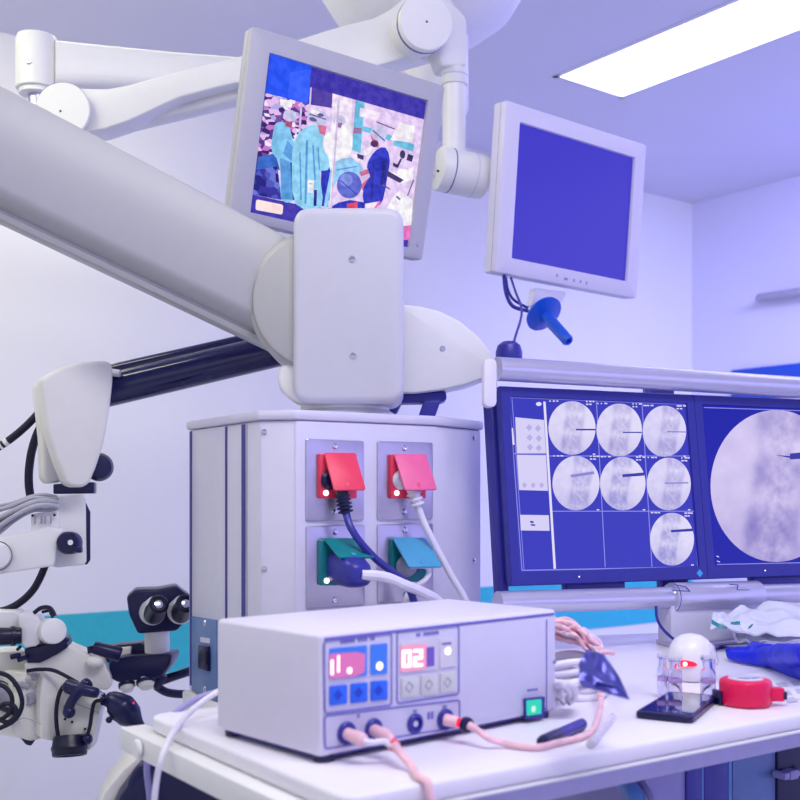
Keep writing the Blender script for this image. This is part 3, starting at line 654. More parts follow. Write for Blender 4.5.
part(px_prism([p for p in sp_], YS, 0.08, 0.012, 'white', 4, 0.004, sub=0), 'spring_arm', boom, angle=50)
a0 = at(112, 122, YS + 0.06); a1 = at(300, 74, YS + 0.07)
part(MB().loft([oblong(a0.lerp(a1, t), h, 0.06, a1 - a0) for t, h in ((0, 0.05), (0.1, 0.06), (0.9, 0.07), (1, 0.06))], 'white'), 'arm_cover', boom, angle=60)
part(MB().lathe(at(62.5, 110, YS - 0.046), (0, 1, 0), [(0, 0), (0.058, 0), (0.0605, 0.0025), (0.0605, 0.009)], 56, 'white').lathe(at(62.5, 110, YS - 0.038), (0, 1, 0), [(0.0595, 0), (0.0612, 0.0005), (0.0612, 0.003), (0.0595, 0.0035)], 56, 'grey').lathe(at(62.5, 110, YS - 0.034), (0, 1, 0), [(0, 0), (0.06, 0), (0.06, 0.1), (0, 0.1)], 56, 'white'), 'joint_cap', boom)
part(MB().ball(at(60.5, 111, YS - 0.0465), 0.0024, 'navy'), 'cap_pin', boom)
kd = Vector((0.28, -1, -0.12)).normalized(); kc = at(422.5, 26, YS - 0.02)
part(MB().lathe(kc, kd, [(0, -0.12), (0.058, -0.12), (0.058, 0.012), (0.0575, 0.014), (0.061, 0.0145), (0.061, 0.028), (0.058, 0.032), (0, 0.033)], 56, 'white').lathe(kc, kd, [(0.057, 0.006), (0.0615, 0.007), (0.0615, 0.013), (0.057, 0.014)], 56, 'indigo'), 'joint_cap', boom)
part(MB().ball(kc + kd * 0.033, 0.0024, 'navy'), 'cap_pin', boom)
YT = 2.52
part(px_prism([(428, -6), (446, -2), (458, 8), (467, 18), (467, 66), (441, 66), (434, 48), (428, 40)], YT - 0.035, 0.07, 0.012, 'white', 10, 0.01), 'elbow', boom)
t0 = at(454.5, 40, YT); t1 = at(454, 158, YT)
part(MB().cyl(t0, at(454.3, 86, YT), 0.0305, mat='white', seg=36, bev=0.002).lathe(at(454.3, 77, YT), UP, [(0.0305, -0.001), (0.0312, 0), (0.0312, 0.002), (0.0305, 0.003)], 36, 'panel'), 'collar', boom)
part(MB().cyl(at(454.3, 80, YT), t1, 0.0265, mat='white', seg=36), 'drop_tube', boom)
part(MB().tube([at(424, 44, YT - 0.03), at(428, 50, YT - 0.035), at(431, 44, YT - 0.03)], 0.006, 'indigo').cyl(at(424.5, 50, YT - 0.03), at(424, 60, YT - 0.03), 0.008, 0.006, 'white'), 'latch', boom)
pv0 = at(437, 168, YT - 0.02); pv1 = at(484, 178, YT + 0.02); pd = (pv1 - pv0)
m = MB().cyl(pv0, pv1, 0.05, mat='white', seg=44, bev=0.008)
for t in (0.25, 0.72):
    m.lathe(pv0.lerp(pv1, t), pd, [(0.0495, -0.0014), (0.0506, -0.001), (0.0506, 0.001), (0.0495, 0.0014)], 44, 'indigo' if t < 0.5 else 'panel')
part(m, 'pivot', boom)
part(MB().tube([at(440, 170, YT), at(420, 180, YT + 0.04), at(390, 178, YT + 0.02)], 0.028, 'white'), 'display_mount', boom)
part(MB().ball(at(438, 171, YT - 0.045), 0.003, 'navy'), 'pivot_pin', boom)

# ------------------------------------------------------------------ the two displays
def display(name, label, pl, outer, inner, mat_side, bev=0.006, depth=0.038, curve=0.0):
    "outer/inner: front-face corners in the photograph, TL TR BR BL"
    o = [pl.loc(pl.hit(*p)) for p in outer]; i = [pl.loc(pl.hit(*p)) for p in inner]
    L = (o[0][0] + o[3][0]) / 2; Rr = (o[1][0] + o[2][0]) / 2; T = (o[0][1] + o[1][1]) / 2; Bm = (o[2][1] + o[3][1]) / 2
    l = (i[0][0] + i[3][0]) / 2; r = (i[1][0] + i[2][0]) / 2; t = (i[0][1] + i[1][1]) / 2; b = (i[2][1] + i[3][1]) / 2
    root = thing(name, label, 'display', pl.pt(0, Bm, -depth / 2))
    m = MB()
    rim = [pl.pt(L, T, -0.0148), pl.pt(Rr, T, -0.0148), pl.pt(Rr, Bm, -0.0148), pl.pt(L, Bm, -0.0148)]
    m.prism(rounded(rim, 0.008, 4), -pl.n * (depth - 0.0148), 0.0025, mat_side)
    m2 = [pl.pt(L + 0.05, T - 0.05, -depth + 0.002), pl.pt(Rr - 0.05, T - 0.05, -depth + 0.002), pl.pt(Rr - 0.05, Bm + 0.05, -depth + 0.002), pl.pt(L + 0.05, Bm + 0.05, -depth + 0.002)]
    m.prism(rounded(m2, 0.02, 4), -pl.n * 0.03, 0.01, mat_side)
    part(m, 'casing', root)
    g = 0.0004; part(MB().prism(rounded([pl.pt(L - g, T + g, -0.0142), pl.pt(Rr + g, T + g, -0.0142), pl.pt(Rr + g, Bm - g, -0.0142), pl.pt(L - g, Bm - g, -0.0142)], 0.008, 4), -pl.n * 0.0012, 0, 'grey'), 'seam', root)
    # bezel: a ring with a sunk lip round the glass
    n = 4
    def ring(a0, b0, a1, b1, rad, off):
        return rounded([pl.pt(a0, b1, off), pl.pt(a1, b1, off), pl.pt(a1, b0, off), pl.pt(a0, b0, off)], rad, n)
    e = 0.004
    e = 0.0022
    rr = [ring(L, Bm, Rr, T, 0.008, -0.0145), ring(L, Bm, Rr, T, 0.008, -e), ring(L + e * .4, Bm + e * .4, Rr - e * .4, T - e * .4, 0.007, -e * .35), ring(L + e, Bm + e, Rr - e, T - e, 0.006, 0), ring(l - 0.0015, b - 0.0015, r + 0.0015, t + 0.0015, 0.001, 0), ring(l, b, r, t, 0.0005, -0.006)]
    bm = bmesh.new(); V = [[bm.verts.new(p) for p in q] for q in rr]; N = len(V[0])
    for X, Y in zip(V, V[1:]):
        for k in range(N): bm.faces.new([X[k], X[(k + 1) % N], Y[(k + 1) % N], Y[k]])
    m = MB(); m.take(bm, mat_side)
    part(m, 'bezel', root)
    return root, (L, Rr, T, Bm), (l, r, t, b)

lp_ = Pl((-0.1145, 2.2, EYE + 0.68), 29.2, 6.9, 4.7)
LD, LO, LI = display('operating_room_display', 'tilted white display showing a surgery in progress', lp_, [(253, 25.5), (444.5, 86), (422.5, 265), (229, 213)], [(270.5, 53.3), (427.5, 101), (409, 247), (251, 212)], 'framegrey')
l, r, t, b = LI; OFF = -0.0055
scr = part(MB().prism([lp_.pt(l, t, -0.0062), lp_.pt(r, t, -0.0062), lp_.pt(r, b, -0.0062), lp_.pt(l, b, -0.0062)], -lp_.n * 0.004, 0, 'pic_navy') if 'pic_navy' in MATS else MB(), 'screen', LD) if False else None
PIC = {'pn': (56, 42, 168), 'pblue': (20, 78, 244), 'pblue2': (44, 92, 255), 'pdark': (76, 56, 160), 'pwall': (228, 204, 246), 'pwall2': (242, 226, 252), 'pgown': (128, 196, 238), 'pgown2': (146, 210, 244), 'pfold': (84, 152, 216), 'pteal': (104, 188, 222), 'pcap': (200, 198, 234), 'pcapd': (96, 86, 150), 'pface': (214, 110, 150), 'pface2': (180, 80, 128), 'pbeard': (70, 40, 92), 'pscrub': (34, 46, 190), 'pscrubd': (26, 30, 140), 'phead': (92, 104, 206), 'pheadl': (128, 142, 226), 'pdrape': (150, 204, 244), 'pwhite': (248, 240, 254), 'ppole': (206, 190, 228), 'pink': (236, 116, 196), 'pblack': (52, 40, 100), 'pbluedr': (44, 100, 196), 'pdk': (52, 56, 170), 'plbl': (255, 224, 222), 'pred': (226, 70, 96), 'pbrown': (150, 108, 150)}
for k, c in PIC.items(): emi_soft(k, c, 1.0, 0.15, 0.05 if k in ('pn', 'pblue', 'pblue2', 'plbl', 'pdark') else 0.11)
emi_noise('pclut', [(230, 190, 240), (60, 40, 110), (200, 120, 200), (120, 80, 160), (246, 232, 250), (90, 60, 140), (180, 170, 230)], 85, 1.0, (1, 1, 1.6))
emi_noise('ptools', [(60, 56, 160), (84, 90, 190), (40, 40, 130), (110, 120, 214)], 80)
scr = part(MB().prism([lp_.pt(l, t, -0.0064), lp_.pt(r, t, -0.0064), lp_.pt(r, b, -0.0064), lp_.pt(l, b, -0.0064)], -lp_.n * 0.004, 0, 'pn'), 'screen', LD)
class Pic:
    "flat picture on a screen: every shape is one thin layer above the last"
    def __init__(s, pl, fx, off): s.m = MB(); s.pl = pl; s.fx = fx; s.off = off; s.k = 0
    def poly(s, mat, *pts, sm=0):
        s.k += 1; q = [s.pl.hit(*s.fx(*p), s.off + s.k * 0.00004) for p in pts]
        if sm: q = smooth_closed(q, sm)
        s.m.flat(q, s.pl.n, mat)
    def ell(s, mat, x, y, rx, ry, rot=0, n=20, uvm=None):
        c, sn = math.cos(R(rot)), math.sin(R(rot)); P = []; U = []
        for k in range(n):
            a = 2 * math.pi * k / n; X, Y = rx * math.cos(a), ry * math.sin(a); P.append((x + X * c - Y * sn, y + X * sn + Y * c)); U.append((math.cos(a), -math.sin(a)))
        s.k += 1; s.m.flat([s.pl.hit(*s.fx(*p), s.off + s.k * 0.00004) for p in P], s.pl.n, mat, U if uvm else None)
    def line(s, mat, x0, y0, x1, y1, w):
        d = math.hypot(x1 - x0, y1 - y0); nx, ny = -(y1 - y0) / d * w / 2, (x1 - x0) / d * w / 2
        s.poly(mat, (x0 + nx, y0 + ny), (x1 + nx, y1 + ny), (x1 - nx, y1 - ny), (x0 - nx, y0 - ny))
p = Pic(lp_, lambda x, y: (240 + x * 0.25, 40 + y * 0.25), -0.0062)
p.poly('pwall', (103, 212), (272, 256), (290, 260), (367, 272), (370, 213), (736, 318), (684, 800), (640, 800), (600, 700), (350, 675), (220, 655), (50, 618))
p.poly('pclut', (103, 212), (272, 256), (262, 400), (205, 470), (130, 465), (64, 490))
p.poly('pdk', (64, 485), (140, 460), (160, 640), (50, 618)); p.poly('pbluedr', (72, 470), (142, 452), (160, 520), (66, 525)); p.poly('ptools', (62, 520), (150, 505), (166, 640), (50, 618))
p.poly('pwhite', (160, 235), (212, 246), (206, 270), (160, 262)); p.line('ppole', 246, 250, 236, 400, 8)
p.poly('pwall2', (372, 216), (450, 240), (440, 460), (360, 470))
p.poly('pteal', (462, 240), (499, 251), (482, 455), (448, 438)); p.poly('pbrown', (455, 350), (488, 352), (484, 376), (453, 372))
p.poly('pteal', (488, 343), (527, 353), (523, 374), (486, 364)); p.poly('pteal', (582, 374), (608, 382), (604, 404), (580, 397)); p.poly('pteal', (618, 394), (698, 418), (692, 447), (613, 421))
p.line('pblack', 546, 327, 618, 356, 4); p.poly('pwhite', (600, 400), (640, 330), (700, 345), (690, 410)); p.poly('pwall2', (480, 270), (560, 290), (550, 320), (478, 305))
p.poly('pgown', (150, 330), (190, 337), (208, 385), (222, 440), (208, 490), (212, 560), (216, 640), (165, 636), (160, 500), (128, 445), (132, 370), sm=3)
p.poly('pfold', (160, 470), (205, 490), (214, 640), (166, 636)); p.poly('pfold', (190, 400), (222, 442), (205, 485), (172, 455)); p.line('pscrubd', 206, 490, 217, 640, 10)
p.poly('pface2', (178, 315), (212, 318), (206, 352), (182, 345)); p.ell('pcap', 200, 303, 27, 23)
p.poly('pscrub', (325, 505), (365, 505), (352, 668), (322, 664))
p.poly('pwhite', (385, 325), (432, 335), (448, 370), (445, 450), (400, 475), (362, 450), (372, 370), sm=3); p.ell('pcap', 398, 322, 26, 22); p.poly('pbrown', (384, 330), (410, 332), (404, 352), (386, 348))
p.poly('pgown2', (262, 350), (310, 342), (345, 390), (362, 480), (350, 520), (320, 535), (326, 668), (222, 655), (208, 480), (222, 395), sm=3)
for x0, y0, x1, y1, w in ((268, 400, 262, 655, 8), (292, 420, 300, 560, 7), (240, 450, 244, 640, 6), (312, 430, 318, 520, 5)): p.line('pfold', x0, y0, x1, y1, w)
p.line('pscrubd', 302, 600, 300, 664, 12)
p.poly('pface', (310, 335), (346, 345), (340, 384), (318, 372)); p.ell('pcap', 312, 310, 44, 30, 15); p.ell('pcapd', 292, 318, 16, 8, 20); p.ell('pcapd', 322, 300, 14, 7, 10); p.line('pcapd', 278, 296, 345, 318, 5); p.ell('pwhite', 300, 288, 18, 9, 10)
p.poly('pwhite', (272, 560), (296, 562), (292, 612), (270, 610)); p.line('pcapd', 276, 575, 290, 576, 3)
p.ell('pwhite', 358, 415, 26, 48); p.poly('pwhite', (350, 440), (420, 430), (440, 480), (360, 520))
p.poly('pdrape', (375, 490), (440, 470), (480, 495), (492, 530), (440, 560), (392, 560), (372, 600), (348, 668), (335, 668), (355, 560), sm=2); p.line('pfold', 385, 520, 470, 505, 5); p.line('pfold', 372, 560, 356, 640, 5)
p.poly('pwall2', (440, 460), (495, 458), (495, 495), (470, 490)); p.poly('pblack', (468, 454), (496, 462), (493, 480), (470, 472))
p.poly('pface', (478, 528), (520, 512), (522, 532), (484, 545)); p.poly('pface', (480, 582), (515, 552), (528, 568), (492, 604))
p.poly('pscrub', (545, 440), (582, 430), (600, 480), (590, 545), (572, 640), (545, 664), (496, 655), (494, 590), (520, 545), (508, 510), (516, 478), sm=2); p.poly('pscrubd', (570, 470), (592, 490), (584, 560), (560, 600)); p.line('pscrubd', 535, 480, 525, 640, 7)
p.poly('pface', (522, 375), (552, 392), (556, 432), (530, 425)); p.ell('pbeard', 538, 415, 16, 14); p.ell('pcap', 556, 372, 32, 30, 30); p.line('pcapd', 530, 360, 580, 404, 5)
p.poly('pwhite', (495, 440), (530, 425), (520, 455), (498, 460))
p.poly('pwhite', (600, 525), (640, 540), (694, 505), (690, 560), (640, 575)); p.poly('pblack', (590, 522), (655, 560), (640, 572), (588, 545))
p.ell('pblack', 650, 458, 11, 17); p.line('pblack', 645, 475, 628, 510, 8); p.poly('pblack', (612, 490), (634, 500), (628, 512), (612, 504)); p.poly('pblack', (672, 455), (694, 463), (687, 488), (666, 480)); p.line('pblack', 694, 560, 664, 640, 4); p.ell('pwhite', 660, 535, 34, 18, 20)
p.poly('pwhite', (575, 700), (605, 640), (640, 600), (692, 640), (682, 800), (640, 800), (612, 720)); p.line('pcapd', 570, 580, 600, 596, 6); p.line('pcapd', 625, 625, 640, 638, 8)
p.poly('pink', (652, 745), (684, 740), (680, 800), (650, 800)); p.poly('pwall2', (500, 655), (560, 645), (545, 700), (480, 690)); p.line('pink', 560, 645, 530, 690, 10)
p.poly('pscrub', (395, 650), (440, 640), (500, 650), (500, 700), (340, 680)); p.poly('pred', (428, 655), (470, 648), (470, 690), (430, 690))
p.ell('phead', 437, 580, 50, 54); p.ell('pheadl', 425, 560, 26, 26); p.line('pdk', 400, 560, 470, 620, 4)
p.line('ppole', 393, 240, 362, 672, 12); p.line('pwhite', 389, 240, 359, 672, 3)
p.poly('pn', (50, 620), (200, 652), (350, 675), (640, 700), (640, 760), (40, 700)) if False else None
p.poly('pblue', (122, 53), (287, 103), (272, 256), (103, 212)); p.poly('pblue2', (200, 130), (284, 115), (272, 250), (190, 230))
p.poly('pdark', (290, 190), (370, 214), (366, 272), (288, 258)); p.line('ppole', 284, 190, 280, 258, 7)
p.poly('plbl', (70, 638), (168, 658), (173, 665), (170, 694), (164, 698), (66, 680), (62, 674), (64, 643))
p.m.build('picture', scr)
screw(LD, lp_.pt(LO[1] - 0.016, LO[3] + 0.03, 0.0005), lp_.n, 0.0045, 'steel', 'power_button')

rp_ = Pl((0.413, 2.593, EYE + 0.681), 38.0, 4.2, 0.8)
RD_, RO, RI = display('blank_display', 'tilted white display with a blank dark blue screen', rp_, [(506, 100.5), (647, 144.5), (636.5, 298), (495, 272.5)], [(520, 122), (634.9, 158.3), (626.8, 281.5), (512.7, 257)], 'lilac')
l, r, t, b = RI
part(MB().prism([rp_.pt(l, t, -0.0062), rp_.pt(r, t, -0.0062), rp_.pt(r, b, -0.0062), rp_.pt(l, b, -0.0062)], -rp_.n * 0.004, 0, 'bluescreen'), 'screen', RD_)
for k, (x, y) in enumerate(((557, 275.5), (566, 279), (574, 280.5), (580.5, 281.5), (586.5, 283))):
    c = rp_.hit(x, y); wd = 0.006 if k == 1 else 0.0022
    part(MB().box(c, rp_.u * wd, rp_.n * 0.001, rp_.w * (0.003 if k == 1 else 0.0035), 0.0006, 'violetwire'), 'control_button', RD_)
bk = MB(); q = [rp_.hit(536, 288, -0.02), rp_.hit(567, 292, -0.02), rp_.hit(559, 311, -0.02), rp_.hit(531, 306, -0.02)]
bk.prism(q, -rp_.n * 0.02, 0.003, 'lilac'); part(bk, 'handle_bracket', RD_)
hdv = Vector((0.42, -0.62, -0.66)).normalized(); hc_ = rp_.hit(543.5, 313.5, 0.004)
part(MB().lathe(hc_, hdv, [(0, -0.006), (0.036, -0.006), (0.044, -0.002), (0.045, 0.003), (0.03, 0.008), (0.016, 0.012), (0, 0.012)], 44, 'handleblue', 1.0), 'handle_disc', RD_, 'bright blue handle disc')
hp = hc_ + hdv * 0.125
part(MB().lathe(hc_ + hdv * 0.008, hdv, [(0.016, 0), (0.0145, 0.02), (0.0135, 0.09), (0.0135, 0.10), (0.011, 0.104), (0.007, 0.104), (0.005, 0.098), (0, 0.098)], 28, 'handleblue'), 'handle_grip', RD_, 'bright blue handle grip')
YC = 2.46
part(MB().tube([at(504, 276, YC + 0.03), at(505, 288, YC), at(508, 299, YC), at(514, 307, YC), at(528, 311, YC + 0.01)], 0.0042, 'indigo').tube([at(506, 278, YC + 0.03), at(508, 290, YC), at(514, 300, YC), at(528, 308, YC + 0.01)], 0.003, 'indigo'), 'cable', RD_)
part(MB().tube([at(511, 278, YC + 0.03), at(516, 293, YC - 0.05), at(521, 306, YC - 0.12), at(521, 318, YC - 0.2), at(515, 338, YC - 0.32), at(510, 358, YC - 0.42), at(508, 372, YC - 0.46)], 0.0026, 'indigo'), 'cable', RD_)

# ------------------------------------------------------------------ x-ray workstation
xp = Pl((0.367, 1.957, EYE + 0.021), 23.2, -6.8)
st_base = tab(694, 639)
stn = thing('display_stand', 'metal display stand with horizontal tubes holding two x-ray screens', 'display stand', st_base)
x0, w0 = xp.loc(xp.hit(496, 370.5)); x1, w1 = xp.loc(xp.hit(800, 389)); x2 = 0.95
wt = w0 + (w1 - w0) * 0.5
def xt(u, w, n): return xp.pt(u, w, n)
wtl, wtr = w0, w0 + (w1 - w0) / (x1 - x0) * (x2 - x0)
part(MB().cyl(xt(x0 - 0.005, wtl, 0.012), xt(x2, wtr, 0.012), 0.0205, mat='tube', seg=40), 'top_tube', stn)
cp = Pl(xp.pt(0, 0, 0.032), 23.2, -6.8)
q = [cp.hit(484.5, 358.5), cp.hit(497, 358.5), cp.hit(497, 407), cp.hit(484.5, 407)]
part(MB().prism(rounded(q, 0.0125, 6), -xp.n * 0.012, 0.002, 'lilac'), 'end_cap', stn)
y0, v0 = xp.loc(xp.hit(510, 602.5)); y1, v1 = xp.loc(xp.hit(800, 593.5)); vs = (v1 - v0) / (y1 - y0)
def lo_(u): return v0 + (u - y0) * vs
part(MB().cyl(xt(y0 - 0.03, lo_(y0 - 0.03), 0.012), xt(x2, lo_(x2), 0.012), 0.0192, mat='tube', seg=40), 'bottom_tube', stn)
ca, cb = xp.loc(xp.hit(666, 598))[0], xp.loc(xp.hit(753, 596))[0]
m = MB().cyl(xt(ca, lo_(ca), 0.012), xt(cb, lo_(cb), 0.012), 0.0262, mat='tube', seg=44, bev=0.003)
part(m, 'clamp_sleeve', stn)
m = MB()
for u in (ca + 0.0, ):
    m.lathe(xt(ca + 0.004, lo_(ca), 0.012), xp.u, [(0.0258, -0.001), (0.0267, -0.0006), (0.0267, 0.0006), (0.0258, 0.001)], 44, 'indigo')
for (xa, ya, xb, yb) in ((672, 590, 690, 591.5), (690, 591.5, 686, 587), (686, 587, 674, 584.5), (730, 584.5, 738, 585), (738, 585, 737, 590), (737, 590, 749, 590)):
    m.tube([xp.hit(xa, ya, 0.036), xp.hit(xb, yb, 0.036)], 0.0009, 'indigo')
part(m, 'sleeve_seam', stn)
cu0, cu1 = xp.loc(xp.hit(664, 620))[0], xp.loc(xp.hit(728, 620))[0]
zt = lo_((cu0 + cu1) / 2)
pb_ = [xt(cu0, zt - 0.005, -0.015), xt(cu1, zt - 0.005, -0.015), xt(cu1, zt - 0.005, 0.025), xt(cu0, zt - 0.005, 0.025)]
dz = TZ + 0.009 - pb_[0].z
part(MB().prism([Vector((q.x, q.y, TZ + 0.008)) for q in pb_], UP * (pb_[0].z - TZ - 0.01), 0.003, 'panel'), 'column', stn)
fl = [xt(cu0 + 0.0, zt, -0.02), xt(cu1 + 0.06, zt, -0.02), xt(cu1 + 0.06, zt, 0.04), xt(cu0 + 0.0, zt, 0.04)]
part(MB().prism([Vector((q.x, q.y, TZ + 0.0005)) for q in fl], UP * 0.009, 0.002, 'steel'), 'base_plate', stn)
part(MB().tube([xp.hit(656, 606, 0.034), xp.hit(657, 618, 0.032), xp.hit(662, 628, 0.032), xp.hit(671, 637, 0.034), xp.hit(678, 642, 0.034)], 0.0026, 'indigo'), 'cable', stn)
part(MB().tube([tab(694, 652, 0.003), tab(708, 651, 0.003), tab(722, 647, 0.003), tab(740, 650, 0.003), tab(756, 648, 0.003)], 0.003, 'indigo'), 'desk_cable', stn)
kk = at(509, 352, 2.03)
part(MB().lathe(kk - UP * 0.03, UP, [(0, 0), (0.021, 0), (0.0245, 0.01), (0.0245, 0.03), (0.021, 0.042), (0.012, 0.049), (0, 0.051)], 30, 'indigo'), 'knob', stn, 'round dark blue knob')
part(MB().cyl(kk - UP * 0.05 + Vector((0, 0, 0)), kk - UP * 0.028, 0.01, mat='indigo').tube([kk - UP * 0.045, xt(x0 + 0.02, wtl, -0.01)], 0.008, 'indigo'), 'knob_stem', stn)
for u in (x0 + 0.0, ):
    part(MB().prism([xt(u + 0.002, wtl, -0.03), xt(u + 0.018, wtl, -0.03), xt(u + 0.018, lo_(u), -0.03), xt(u + 0.002, lo_(u), -0.03)], -xp.n * 0.03, 0.003, 'indigo'), 'side_post', stn)
mid = (cu0 + cu1) / 2
part(MB().prism([xt(mid - 0.03, wt, -0.052), xt(mid + 0.03, wt, -0.052), xt(mid + 0.03, zt, -0.052), xt(mid - 0.03, zt, -0.052)], -xp.n * 0.02, 0.003, 'indigo'), 'back_post', stn)

emi('xbg', (56, 58, 190), 0.95, 0.2); emi('xbg2', (24, 30, 170), 0.95, 0.2); emi('xline', (150, 150, 236), 1.0); emi('xwhite', (228, 222, 250), 1.0); emi('xbox', (214, 208, 246), 1.0); emi('xboxd', (182, 176, 232), 1.0); emi('xneedle', (64, 64, 170), 1.0); emi('xneedlel', (140, 138, 212), 1.0); emi('xcell', (72, 76, 208), 0.95, 0.2); emi('xtealmark', (70, 150, 240), 1.0)
xray_mat('xr_a', (150, 142, 208), (226, 220, 250), 0.05); xray_mat('xr_b', (140, 134, 206), (222, 216, 250), 0.22); xray_mat('xr_c', (128, 124, 206), (226, 220, 250), -0.12); xray_mat('xr_big', (120, 108, 190), (218, 206, 246), 0.02)
Z = lambda x, y: (480 + x * 0.4, 340 + y * 0.4)
def lcs(x, y): return xp.loc(xp.hit(*Z(x, y)))
s1 = [lcs(72, 142), lcs(520, 160), lcs(545, 567), lcs(105, 577)]
L = (s1[0][0] + s1[3][0]) / 2; Rr = (s1[1][0] + s1[2][0]) / 2; T = (s1[0][1] + s1[1][1]) / 2; Bm = (s1[2][1] + s1[3][1]) / 2
bz = 0.0185
pitch_ = (Rr - L) + 2 * bz - 0.001
def xmon(u, label):
    root = thing('xray_monitor', label, 'monitor', xp.pt((L + Rr) / 2 + u, Bm - bz, -0.03), 'pair of x-ray monitors')
    a0, a1, b0, b1 = L + u - bz, Rr + u + bz, Bm - 0.024, T + bz
    part(MB().prism(rounded([xt(a0 + .004, b1 - .004, -0.012), xt(a1 - .004, b1 - .004, -0.012), xt(a1 - .004, b0 + .004, -0.012), xt(a0 + .004, b0 + .004, -0.012)], 0.006, 3), -xp.n * 0.036, 0.004, 'indigo'), 'casing', root)
    rr = []
    for (e0, off) in ((0, -0.016), (0, -0.002), (0.0015, 0)): rr.append([xt(a0 + e0, b1 - e0, off), xt(a1 - e0, b1 - e0, off), xt(a1 - e0, b0 + e0, off), xt(a0 + e0, b0 + e0, off)])
    for (e0, off) in ((0.001, 0), (0, -0.004)): rr.append([xt(L + u - e0, T + e0, off), xt(Rr + u + e0, T + e0, off), xt(Rr + u + e0, Bm - e0, off), xt(L + u - e0, Bm - e0, off)])
    bm = bmesh.new(); V = [[bm.verts.new(q) for q in r_] for r_ in rr]
    for X, Y in zip(V, V[1:]):
        for k in range(4): bm.faces.new([X[k], X[(k + 1) % 4], Y[(k + 1) % 4], Y[k]])
    part(MB().take(bm, 'bezelnavy'), 'bezel', root)
    part(MB().ball(xt(L + u + 0.115, Bm - 0.012, 0.0), 0.0012, 'digit'), 'power_lamp', root)
    m = MB(); xx = L + u + 0.16
    for wd in (0.005, 0.004, 0.007, 0.003, 0.006): m.box(xt(xx, Bm - 0.012, 0.0), xp.u * wd, xp.n * 0.0004, xp.w * 0.0035, 0, 'indigo'); xx += wd * 2 + 0.004
    part(m, 'bezel_lettering', root)
    c = xt(Rr + u - 0.0, Bm - 0.013, 0.0)
    part(MB().prism([c + xp.u * 0.007, c + xp.w * 0.007, c - xp.u * 0.007, c - xp.w * 0.007], xp.n * 0.0006, 0, 'xtealmark'), 'emblem', root, 'small light blue diamond emblem')
    part(MB().box(xt((L + Rr) / 2 + u - 0.03, b0 - 0.008, -0.02), xp.u * 0.06, xp.n * 0.01, xp.w * 0.012, 0.002, 'indigo'), 'mount', root)
    sc = part(MB().prism([xt(L + u, T, -0.0042), xt(Rr + u, T, -0.0042), xt(Rr + u, Bm, -0.0042), xt(L + u, Bm, -0.0042)], -xp.n * 0.004, 0, 'xbg' if u == 0 else 'xbg2'), 'screen', root)
    return root, sc
M1, S1 = xmon(0, 'x-ray monitor showing seven small round spine pictures in a grid')
M2, S2 = xmon(pitch_, 'x-ray monitor showing one large round spine picture')
p = Pic(xp, Z, -0.0041)
for ln in ((72, 143, 520, 161, 2.5), (520, 161, 545, 567, 2.5), (545, 567, 105, 576, 2.5), (105, 576, 73, 143, 2), (80, 146, 110, 574, 1.5), (291, 152, 313, 568, 2), (405, 158, 430, 567, 2), (168, 290, 528, 290, 2), (180, 428, 536, 428, 2), (84, 284, 165, 285, 2)): p.line('xline', *ln)
p.poly('xwhite', (158, 154), (164, 154), (190, 572), (184, 572))
p.poly('xbox', (88, 193), (160, 200), (165, 283), (92, 283)); p.poly('xbox', (92, 287), (165, 288), (170, 377), (98, 375)); p.poly('xbox', (100, 437), (172, 438), (174, 477), (102, 476))
for x, y in ((123, 219), (145, 221), (124, 244), (147, 246), (125, 268), (147, 270), ): p.ell('xboxd', x, y, 8, 9, 0, 4)
for x, y in ((111, 363), (133, 363), (154, 363)): p.ell('xboxd', x, y, 5, 6)
p.poly('xneedle', (125, 452), (134, 453), (134, 458), (126, 457)); p.line('xneedle', 127, 462, 138, 463, 4); p.ell('xwhite', 147, 160, 7, 5); p.line('xwhite', 80, 220, 84, 262, 5)
rng = random.Random(3)
cells = [(230, 220, 59, 67, 'xr_a', 0), (348, 225, 57, 66, 'xr_a', 1), (461, 228, 54.5, 64, 'xr_b', 2), (240, 358, 59, 68, 'xr_b', 0), (357, 359, 57, 67, 'xr_c', 1), (472, 360, 55, 66, 'xr_b', 2), (480, 498, 55, 66, 'xr_c', 2)]
for (x, y, rx, ry, mt, ci) in cells: p.ell(mt, x, y, rx, ry, 0, 40, True)
p.line('xneedle', 240, 224, 289, 224, 4); p.line('xneedle', 357, 231, 404, 231, 3); p.line('xneedlel', 468, 229, 516, 230, 3)
p.poly('xneedlel', (226, 337), (285, 328), (286, 335), (228, 344)); p.poly('xneedle', (355, 336), (410, 331), (411, 339), (357, 343)); p.line('xneedlel', 462, 358, 521, 357, 3.5); p.poly('xneedle', (477, 475), (532, 471), (532, 478), (478, 481))
for (x, y, rx, ry, mt, ci) in cells:
    for k in range(5): 
        w_ = rng.uniform(3, 8); xa = x - rx + 2 + k * 9; 
        if k < 3: p.poly('xwhite', (xa, y - ry - 2), (xa + w_, y - ry - 1.6), (xa + w_, y - ry + 1.4), (xa, y - ry + 1))
        xb = x + rx - 24 + (k % 3) * 8; yb = y - ry + (k // 3) * 7 - 1
        p.poly('xwhite', (xb, yb), (xb + w_, yb + .3), (xb + w_, yb + 3.5), (xb, yb + 3))
    p.poly('xwhite', (x + rx - 7, y + ry - 3), (x + rx - 1, y + ry - 3), (x + rx - 1, y + ry), (x + rx - 7, y + ry))
p.m.build('picture', S1)
p = Pic(xp, lambda x, y: (x, y), -0.0041)
for q in (((704, 407.5), (810, 411)), ((717, 564.5), (830, 562))): p.line('xline', *q[0], *q[1], 0.8)
p.ell('xr_big', 776, 486, 65.5, 76, 0, 64, True)
p.poly('xneedle', (775, 455), (790, 456), (790, 453.5), (815, 451), (815, 458), (790, 459.5), (790, 458))
